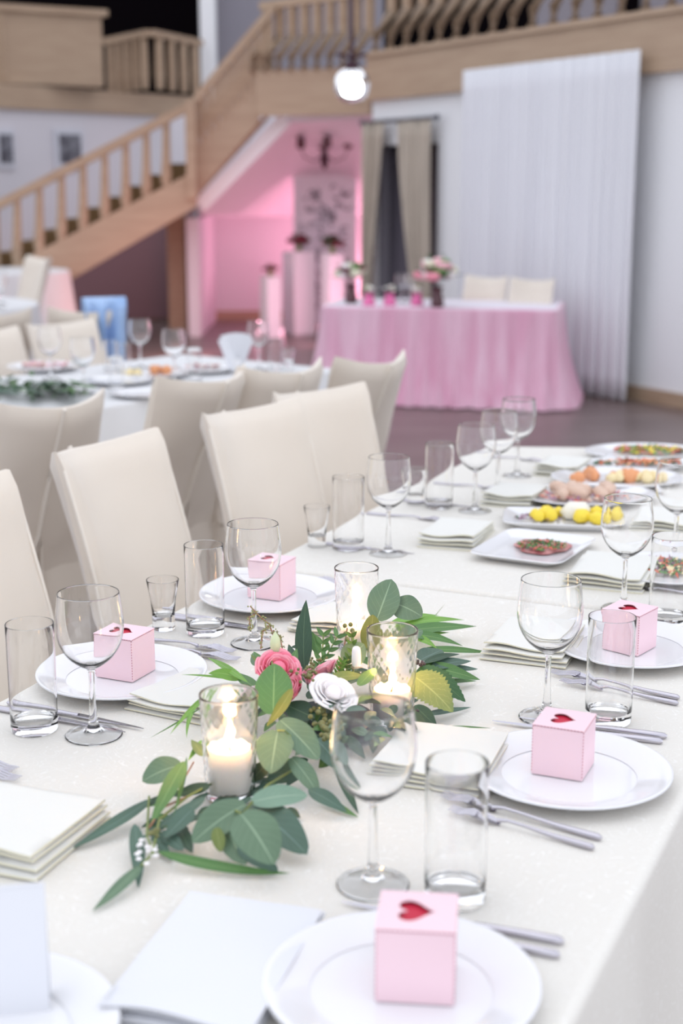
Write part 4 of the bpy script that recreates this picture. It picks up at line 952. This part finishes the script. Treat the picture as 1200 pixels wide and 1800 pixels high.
def garnish(name, px, py, z, rx, ry, n, mats, label, cat, s=.006, parent=None):
    p = P(px, py, z); mb = MB()
    for k in range(n):
        a = rf.uniform(0, 2 * PI); q = math.sqrt(rf.random()); c = Vector((rx * q * cos(a), ry * q * sin(a), .004 + .010 * (1 - q) * rf.random())); mb.k = rf.randrange(len(mats))
        d = Vector((rf.uniform(-1, 1), rf.uniform(-1, 1), rf.uniform(-.1, .5))).normalized() * s * rf.uniform(.7, 1.6); e = d.cross(Vector((0, 0, 1))).normalized() * s * .5; u_ = Vector((0, 0, s * .35))
        mb.add([c - d, c + e, c + d, c - e, c + u_, c - u_ * .3], [(0, 1, 4), (1, 2, 4), (2, 3, 4), (3, 0, 4), (1, 0, 5), (2, 1, 5), (3, 2, 5), (0, 3, 5)])
    o = mb.build(name, mats, loc=(p.x, p.y, z)); return tag(o, label, cat, kind='stuff')
def square_plate(px, py, sx, sy, rot, label, name='serving_plate'):
    p = P(px, py, T + .01); rows = []
    for s_, z in ((.70, .002), (.74, .0), (.80, .004), (.97, .014), (1.0, .0165), (.985, .018), (.80, .009), (.74, .0075)):
        c = [Vector((-sx, -sy)) * s_, Vector((sx, -sy)) * s_, Vector((sx, sy)) * s_, Vector((-sx, sy)) * s_]
        row = []
        for i in range(4):
            pc = c[i]; a = (c[i - 1] - pc).normalized(); b = (c[(i + 1) % 4] - pc).normalized(); r_ = .035 * s_
            for k in range(6): t = k / 5; row.append((*((pc + a * r_).lerp(pc, t)).lerp(pc.lerp(pc + b * r_, t), t), z))
        rows.append(row)
    n = len(rows[0]); vs = [v for r_ in rows for v in r_]
    fs = [(k * n + i, k * n + (i + 1) % n, (k + 1) * n + (i + 1) % n, (k + 1) * n + i) for k in range(len(rows) - 1) for i in range(n)] + [tuple(range(n))[::-1], tuple((len(rows) - 1) * n + i for i in range(n))]
    o = MB().add(vs, fs).build(name, 'china', loc=(p.x, p.y, T + .0025), auto=40); o.rotation_euler = (0, 0, R(rot)); return tag(o, label, 'plate', 'serving plates of the long table')
square_plate(938, 966, .125, .100, 62, 'square white plate with a round of carpaccio and herbs')
o = MB().lathe([(0, .0), (.052, 0), (.058, .003), (.05, .007), (0, .009)], 30, fn=lambda i, a, r, z: .006 * sin(3 * a + 1) + .003 * sin(7 * a)).build('carpaccio', 'meat', loc=P(952, 963, T + .011)); o.location.z = T + .0105; tag(o, 'thin round of red carpaccio on the square plate', 'food')
garnish('herb_topping', 952, 961, T + .018, .050, .042, 210, ['greens', 'greens_dark', 'greens', 'tomato', 'meat', 'greens_dark'], 'chopped green herbs and tomato on the carpaccio', 'herbs')
square_plate(990, 915, .135, .085, -8, 'white platter of yellow fruit chunks behind the carpaccio')
YB = [blob('fruit_chunk', 'yellow_food', (1, .8, .75), k) for k in range(2)]; CB = [blob('rice_mound', 'cream_food', (1.6, 1.2, 1), 5)]
scatter('fruit_chunk', YB, 1012, 915, .095, .050, 16, .019, T + .011, 'yellow fruit chunk on the platter behind the carpaccio', 'fruit', 'yellow fruit chunks')
o = inst('rice_mound', CB[0], None, P(1012, 912, T + .011), 0, .022); o.location.z = T + .030; tag(o, 'pale grainy mound among the yellow fruit chunks', 'food')
garnish('red_onion_salad', 945, 912, T + .012, .05, .03, 90, ['onion', 'greens_dark', 'onion'], 'shredded red onion left of the yellow chunks', 'salad')
def oval(px, py, rx, ry, rot, lab):
    p = P(px, py, T + .015); o = inst('serving_platter', PLM, None, (p.x, p.y, T + .0025), R(rot)); o.scale = (rx / .13, ry / .13, 1); return tag(o, lab, 'plate', 'serving plates of the long table')
oval(1032, 872, .165, .125, 10, 'oval platter of sliced meats in the middle of the food')
HM = [blob('meat_roll', 'ham', (1.5, .8, .8), 21 + k) for k in range(3)]; scatter('meat_roll', HM, 1035, 872, .10, .06, 12, .020, T + .012, 'rolled slice of pale ham on the oval platter', 'meat', 'rolled ham slices')
garnish('meat_shreds', 1030, 874, T + .016, .11, .065, 110, ['meat', 'ham', 'onion', 'tomato'], 'shredded dark meat scattered over the oval platter', 'meat', .010)
oval(1085, 842, .17, .13, 0, 'oval platter of salmon and cheese farther back')
SM = [blob('salmon_piece', 'orange_food', (1.3, .6, 1), 31 + k) for k in range(2)]; CM = [blob('cheese_piece', 'cheese', (1, .8, .8), 41 + k) for k in range(2)]
scatter('salmon_piece', SM, 1055, 845, .08, .05, 8, .018, T + .012, 'orange salmon piece on the farther oval platter', 'fish', 'salmon pieces'); scatter('cheese_piece', CM, 1115, 845, .07, .05, 12, .017, T + .012, 'yellow cheese piece on the farther oval platter', 'cheese', 'cheese pieces')
oval(1135, 797, .17, .13, 0, 'farthest round platter of salad at the table end')
garnish('salad', 1140, 793, T + .014, .10, .06, 150, ['greens', 'tomato', 'meat', 'greens', 'yellow_food'], 'green and red salad on the farthest platter', 'salad', .012)
oval(1120, 817, .15, .08, 0, 'narrow platter of red fish slices between the two far platters')
garnish('fish_slices', 1125, 815, T + .016, .12, .035, 90, ['orange_food', 'tomato', 'greens_dark'], 'thin red fish slices on the narrow platter', 'fish', .012)
oval(1178, 1003, .13, .12, 0, 'plate of leafy salad behind the right edge highball')
garnish('leafy_salad', 1172, 998, T + .014, .075, .06, 190, ['greens', 'onion', 'tomato', 'greens_dark', 'cheese'], 'mixed leafy salad behind the right edge highball', 'salad', .010)

# ================================================================== SECOND TABLE SETTING
g2g = 'tableware on the second table'
for px, py, lab in ((247, 648, 'wine glass before the blue jacket on the second table'), (307, 672, 'wine glass in the middle of the second table'), (148, 692, 'wine glass behind the left chair back on the second table'), (90, 668, 'wine glass in front of the cream chair across the second table'), (455, 652, 'wine glass beside the napkin fan')):
    put(WG, 'wine_glass', px, py, lab, 'glass', gw)
for px, py, lab in ((342, 672, 'small tumbler right of the middle wine glass on the second table'), (485, 652, 'tumbler right of the napkin fan'), (205, 690, 'tumbler behind the left chair corner on the second table'), (218, 660, 'tumbler under the blue jacket on the second table'), (195, 655, 'tumbler left of the one under the blue jacket')):
    put(HB, 'highball_glass', px, py, lab, 'glass', gh, sc=.85)
put(SG, 'shot_glass', 508, 650, 'shot glass at the end of the second table', 'glass', 'flared shot glasses')
for px, py, s_, lab in ((75, 645, 1.15, 'plate of pink food at the left of the second table'), (210, 668, 1.0, 'white plate left of the orange dish on the second table'), (275, 657, .95, 'white plate with orange slices on the second table'), (360, 648, 1.0, 'plate of mixed bites before the napkin fan'), (250, 690, .9, 'white plate at the near edge of the second table')):
    plate(px, py, lab, s_, 'dinner_plate', 'plates on the second table')
garnish('pink_food', 80, 642, T + .012, .11, .05, 60, ['rose_pale', 'ham'], 'pink slices on the left plate of the second table', 'food', .016)
scatter('orange_slice', SM, 275, 655, .05, .02, 6, .018, T + .010, 'orange slice on the plate in the second table', 'food', 'orange slices')
garnish('canapes', 355, 645, T + .012, .07, .04, 50, ['meat', 'cream_food', 'onion', 'tomato'], 'small dark and red bites before the napkin fan', 'food', .012)
scatter('bread_piece', CM, 232, 662, .03, .02, 4, .022, T + .010, 'pale bread piece left of the orange slices', 'bread', 'bread pieces')
# napkin fan
p = P(415, 655, T); t = thing('napkin_fan', 'white paper napkins fanned in a holder on the second table', 'napkins', (p.x, p.y, T + .001), 0)
MB().lathe([(0, 0), (.028, 0), (.022, .03), (.026, .06), (.023, .06), (.019, .03), (0, .01)], 20).build('holder', 'china', t)
for k in range(9):
    a = (k - 4) * .09; m = Matrix.Rotation(a, 4, 'Y')
    MB().box(-.02, .02, -.02 + .004 * k, -.018 + .004 * k, .015, .15 + .012 * (k % 2), m).build('napkin_sheet', 'napkin_white', t, False)
# second garland
org = P(60, 690, T); cp2 = thing('greenery_garland', 'dark green leafy garland on the second table at the left', 'greenery', org)
gl = MB().grid(lambda i, j: (0, 0, 0), 1, 1); lm = []
for k in range(9):
    pass
for k in range(120):
    px = rl.uniform(-40, 140); py = 678 + rl.gauss(0, 9) - (px - 60) * .03 + max(0, (px - 90)) * .12; an = rl.uniform(0, 2 * PI); ln = rl.uniform(18, 34)
    leaf(px, py, px + ln * cos(an), py + ln * .4 * sin(an), .01 + rl.random() * .035, .015 + rl.random() * .045, rl.uniform(6, 12), 'L', rl.choice(['leaf_dark', 'leaf_mid', 'leaf_dark', 'leaf_blue', 'leaf_serrated']), 0, .003, parent=cp2)

# ================================================================== DISTANT OBJECTS
def arrangement(base, r, mats, label, vase=None, vh=.12, n=20, seed=0, stems=True):
    rr = random.Random(seed); t = thing('flower_arrangement', label, 'flowers', base)
    if vase: MB().lathe(smooth_prof([(0, 0), (.04, 0), (.045, vh * .3), (.03, vh * .7), (.04, vh)], 3), 16).build('vase', vase, t)
    else: vh = .02; MB().lathe([(0, 0), (.03, 0), (.025, .06), (0, .06)], 10).build('stem', 'twig', t)
    for k in range(n):
        a = rr.uniform(0, 2 * PI); e = rr.uniform(-.2, 1.3); q = rr.uniform(.5, 1)
        c = Vector((r * q * cos(e) * cos(a), r * q * cos(e) * sin(a), vh + r * .6 + r * .7 * q * sin(e)))
        m = rr.choice(mats); s_ = r * rr.uniform(.22, .34)
        MB().lathe(smooth_prof([(0, -s_ * .7), (s_ * .8, -s_ * .4), (s_, s_ * .3), (s_ * .55, s_ * .55), (s_ * .3, s_ * .2), (0, s_ * .3)], 2), 10, fn=lambda i, a_, r_, z: r_ * .15 * sin(5 * a_)).build('bloom' if 'green' not in m and 'leaf' not in m else 'foliage', m, t, loc=c)
    for k in range(n // 2):
        a = rr.uniform(0, 2 * PI); e = rr.uniform(.0, 1.2); d_ = Vector((cos(a) * cos(e), sin(a) * cos(e), sin(e))); sd_ = d_.cross(Vector((0, 0, 1))).normalized() * r * .14; b_ = Vector((0, 0, vh + r * .3))
        MB().add([b_, b_ + d_ * r * .8 + sd_, b_ + d_ * r * 1.45, b_ + d_ * r * .8 - sd_, b_ + d_ * r * .8 + Vector((0, 0, .01))], [(0, 1, 4), (1, 2, 4), (2, 3, 4), (3, 0, 4)]).build('leaf', 'leaf_dark' if k % 2 else 'leaf_serrated', t)
    return t
hz = lambda px, Y: Vector((Q(px, 500, Y).x, Y, HT + .001))
arrangement(hz(769, 9.95), .145, ['rose_pink', 'rose_white', 'rose_pale', 'greens', 'rose_dark', 'petal_cream'], 'tall bouquet of pink and white flowers on the head table', 'vase_dark', .14, 34, 5)
arrangement(hz(617, 10.3), .115, ['rose_white', 'rose_dark', 'petal_cream', 'greens'], 'dark vase of white and red flowers at the left of the head table', 'vase_dark', .14, 26, 6)
for px, lab, vm in ((648, 'cream posy in a clear vase left on the head table', 'vase_pink'), (685, 'cream posy in a pink vase, middle of the head table', 'vase_pink'), (733, 'cream posy in a pink vase beside the tall bouquet', 'vase_pink')):
    arrangement(hz(px, 10.1), .042, ['petal_cream', 'rose_white'], lab, vm, .085, 14, px)
for px, lab in ((706, 'left clear wine glass on the head table'), (718, 'right clear wine glass on the head table')):
    o = inst('wine_glass', WG, None, hz(px, 10.35)); tag(o, lab, 'glass', gw)
def pedestal(x0, x1, ytop, Y, lab, rot=.55):
    a, b = Q(x0, ytop, Y), Q(x1, ytop, Y); wd = (b.x - a.x) / 1.38; t = tag(MB().box(-wd / 2, wd / 2, -wd / 2, wd / 2, 0, a.z).build('pedestal', 'pedestal', smooth=False, bevel=.006), lab, 'pedestal', 'white flower pedestals')
    t.location = ((a.x + b.x) / 2, Y, .001); t.rotation_euler = (0, 0, rot); return Vector(((a.x + b.x) / 2, Y, a.z + .002))
q = pedestal(456, 494, 486, 14.5, 'lowest white pedestal at the left of the group'); arrangement(q, .075, ['rose_dark', 'rose_dark', 'rose_dark', 'meat'], 'small dark red posy on the lowest pedestal', None, .04, 14, 21)
q = pedestal(495, 555, 442, 14.9, 'tall white pedestal in the middle of the group'); arrangement(q, .12, ['rose_dark', 'rose_dark', 'rose_dark', 'leaf_dark'], 'dark red flowers on the tall middle pedestal', None, .04, 20, 22)
q = pedestal(563, 605, 446, 14.4, 'white pedestal just behind the head table'); arrangement(q, .12, ['rose_dark', 'rose_dark', 'leaf_dark'], 'dark red flowers on the pedestal behind the head table', None, .04, 20, 23)
# carved screen
a, b = Q(515, 305, 15.5), Q(627, 305, 15.5); t = thing('carved_screen', 'white openwork panel behind the pedestals in the pink alcove', 'screen', ((a.x + b.x) / 2, 15.5, 0)); hw = (b.x - a.x) / 2
for nm, x0, x1, z0, z1 in (('frame_post', -hw, -hw + .05, 0, a.z), ('frame_post', hw - .05, hw, 0, a.z), ('frame_rail', -hw + .05, hw - .05, a.z - .06, a.z), ('frame_rail', -hw + .05, hw - .05, 0.05, .12)):
    MB().box(x0, x1, -.03, .03, z0, z1).build(nm, 'pedestal', t, False)
MB().box(-hw + .05, hw - .05, .012, .02, .12, a.z - .06).build('backing', 'pedestal', t, False)
m = MB(); rr = random.Random(5)
for k in range(70):
    cx = rr.uniform(-hw + .1, hw - .1); cz = rr.uniform(.2, a.z - .14); r_ = rr.uniform(.02, .05); a0 = rr.uniform(0, 6)
    m.tube([(cx + r_ * cos(a0 + i * .6), 0, cz + r_ * sin(a0 + i * .6)) for i in range(7)], .007, 5)
o = m.build('carving', 'wall_grey', t); o['kind'] = 'stuff'
# chandelier
c = Q(570, 262, 14.6); t = thing('chandelier', 'dark metal chandelier with small shades in the pink alcove', 'chandelier', c)
MB().lathe(smooth_prof([(0, -.20), (.02, -.18), (.045, -.10), (.02, -.02), (.03, .05), (.012, .12), (.012, .20), (.03, .24), (0, .26)], 3), 14).build('column', 'dark_metal', t)
MB().tube([(0, 0, .25), (0, 0, .30)], .006, 6).build('chain', 'dark_metal', t)
for k in range(4):
    a_ = k * PI / 2 + .12; d_ = Vector((cos(a_), sin(a_), 0))
    MB().tube([d_ * .01 + Vector((0, 0, -.05)), d_ * .10 + Vector((0, 0, -.12)), d_ * .20 + Vector((0, 0, -.08)), d_ * .235 + Vector((0, 0, .0))], .007, 6).build('arm', 'dark_metal', t)
    MB().lathe([(0, 0), (.025, 0), (.05, .02), (.035, .12), (.032, .12), (.046, .02), (0, .006)], 14, d_ * .235).build('lamp_shade', 'vase_dark', t)
# globe lamp
c = Q(618, 152, 9.0); t = thing('globe_lamp', 'lit clear glass globe lamp hanging in front of the gallery', 'lamp', c)
MB().lathe(smooth_prof([(.035, .105), (.055, .10), (.10, .06), (.11, .0), (.09, -.06), (.05, -.09), (0, -.10)], 3) + smooth_prof([(0, -.097), (.048, -.087), (.087, -.058), (.107, 0), (.097, .058), (.052, .097), (.035, .102)], 3), 32).build('glass_globe', 'glass', t)
MB().lathe(smooth_prof([(0, -.075), (.045, -.06), (.066, -.015), (.055, .03), (.02, .05), (.018, .075), (0, .085)], 3), 24).build('bulb', 'lamp_bulb', t)
MB().lathe([(0, .086), (.03, .086), (.045, .105), (.045, .135), (.012, .155), (0, .155)], 20).build('cap', 'dark_metal', t)
MB().tube([(0, 0, .15), (0, 0, 2.2)], .012, 8).build('hanging_rod', 'dark_metal', t)
MB().tube([(-.09, 0, .19), (0, 0, .165), (.09, 0, .19)], .01, 8).build('bracket', 'dark_metal', t)
# distant table flowers
arrangement(Vector((-3.28, 12.95, T + .001)), .13, ['rose_white', 'greens', 'leaf_dark', 'rose_white'], 'white and green bouquet on the farthest round table', 'china', .1, 22, 31)
for k, (x, y) in enumerate(((-2.15, 9.0), (-2.22, 9.35), (-2.35, 8.9))):
    o = inst('wine_glass', WG, None, (x, y, T + .0004)); tag(o, ('right', 'rear', 'front')[k] + ' glass on the round table at the left edge', 'glass', gw)
